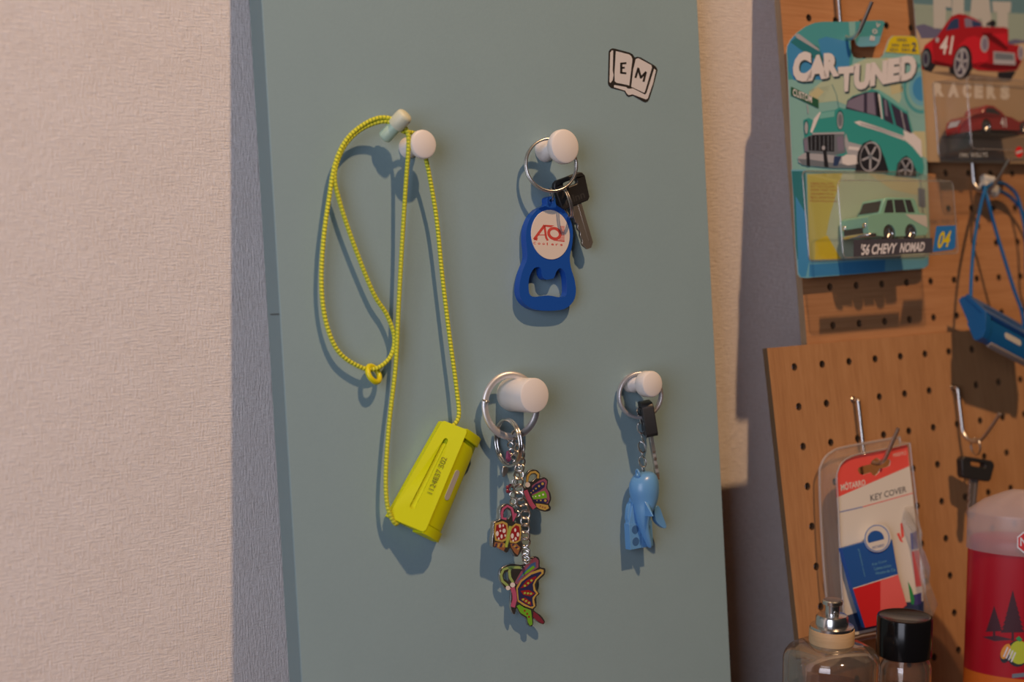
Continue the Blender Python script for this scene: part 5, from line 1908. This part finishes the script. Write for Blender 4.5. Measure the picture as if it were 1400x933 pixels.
GLOSSB = mat('gloss_black', (0.006, 0.006, 0.007), 0.16, spec=0.35)
mb = MB()
mb.lathe([(0, hb + .4), (rc_ - .6, hb + .4), (rc_, hb + 1), (rc_, ht - 1.2), (rc_ - .5, ht - .2), (rc_ - 1.4, ht), (rc_ - 2.4, ht - .5), (0, ht - .8)], GLOSSB, 56, axis=(0, 1, 0))
mb.build('cap', f, bb, label='glossy black cap')

f = Cyl(1404, 0.525)
SQ = f.squash(0.5)
mmpx = lambda px: px / FPX * (f.o - CAM_POS).dot(FWD) * 1000
CANRED = mat('can_red', (0.40, 0.005, 0.018), 0.3)
CANOR = mat('can_orange', (0.62, 0.14, 0.015), 0.35)
CAPM = clear('milky_cap', (0.86, 0.80, 0.80), 0.14, 0.25, 0.30, (0.74, 0.66, 0.66))
can = thing('spray_can', f, (0, 0, 0), 'red spray can with pine trees and a translucent domed cap', 'spray can')
rk = mmpx(65.5)
ho, hbd, hct = f.h(1404, 927, rk * .4), f.h(1404, 762, rk * .4), f.h(1404, 668)
hsd, hin = f.h(1404, 700), f.h(1404, 732)
mb = MB(SQ)
mb.lathe([(0, 0.3), (rk - 1.5, .3), (rk, 1.5), (rk, ho)], CANOR, 64, axis=(0, 1, 0))
mb.lathe([(rk, ho), (rk, hbd - 2)], CANRED, 64, axis=(0, 1, 0))
mb.lathe([(rk, hbd - 2), (rk - .5, hbd + 2), (rk - .8, hin - 3), (rk - 3, hin - .6), (rk - 6, hin), (0, hin)], CANRED, 64, axis=(0, 1, 0))
mb.build('can_body', f, can)
mb = MB(SQ)
mb.lathe([(rk + .2, hbd), (rk + 1.0, hbd + .2), (rk + 1.0, hsd - 1), (rk + .2, hsd + .6), (rk * .72, hsd + (hct - hsd) * .5), (rk * .34, hsd + (hct - hsd) * .86), (rk * .2, hct - .5), (0, hct)], CAPM, 64, axis=(0, 1, 0))
mb.build('domed_cap', f, can, label='milky translucent cap')
CZ = (1310, 660, 3.4176)
fn = f.on(rk)
a = Art(fn, CZ, 0.12, 0.05, fine=2)
TREE = mat('print_pine_silhouette', (0.055, 0.012, 0.022), 0.45)


def pine(cx, top, base, w_):
    n = 9
    le, ri = [], []
    for k in range(n):
        y = top + (base - top) * (k + 1) / n
        x = w_ * (k + 1) / n
        le += [(cx - x, y - 4), (cx - x * .72, y - 1)]
        ri += [(cx + x, y - 4), (cx + x * .72, y - 1)]
    for k in range(n):
        y0, y1 = top + (base - top) * k / n, top + (base - top) * (k + 1) / n
        wa, wb = w_ * (k + .2) / n * .75, w_ * (k + 1) / n
        a.poly([(cx - wa, y0), (cx + wa, y0), (cx + wb, y1), (cx - wb, y1 + 3)], TREE, 0)
    a.poly([(cx - 5, base), (cx + 5, base), (cx + 6, base + 40), (cx - 6, base + 40)], TREE, 0)


pine(168, 578, 695, 42)
pine(255, 505, 700, 58)
a.poly([(112, 722), (180, 716), (260, 735), (170, 742)], TREE, 0)
BUGY = mat('print_lime_yellow', P(164, 160, 40), .45)
a.ell(278, 800, 52, 62, PBLACK, 1).ell(285, 795, 46, 55, BUGY, 2)
a.ell(225, 800, 26, 46, PBLACK, 1, rot=20).ell(222, 790, 20, 38, mat('print_amber', P(196, 120, 40), .45), 2, rot=25)
for k in range(4):
    a.stroke([(212 + k * 12, 815 + k * 8), (232 + k * 12, 770 + k * 8)], 7, PWHITE, 3)
a.poly([(268, 730), (285, 718), (300, 735), (288, 745)], KGREEN, 4)
a.poly([(252, 896), (340, 886), (340, 905), (252, 915)], PGREY, 2)
a.build('printed_scene', f, can, label='dark pine silhouettes and a yellow emblem')
a = Art(f.on(rk + 1.1), (1340, 720, 4.383), 0.06, 0.05, fine=1)
hx_ = [(262 + 46 * math.cos(R(60 * k + 30)), 96 + 66 * math.sin(R(60 * k + 30))) for k in range(6)]
a.poly(hx_, PWHITE, 0)
a.poly([(262 + (x - 262) * .82, 96 + (y - 96) * .82) for x, y in hx_], KRED2, 1)
a.text('N', [(240, 66), (284, 70), (284, 122), (240, 118)], PWHITE, 2, bold=.02)
a.build('cap_badge', f, can, label='white and red hexagon badge')
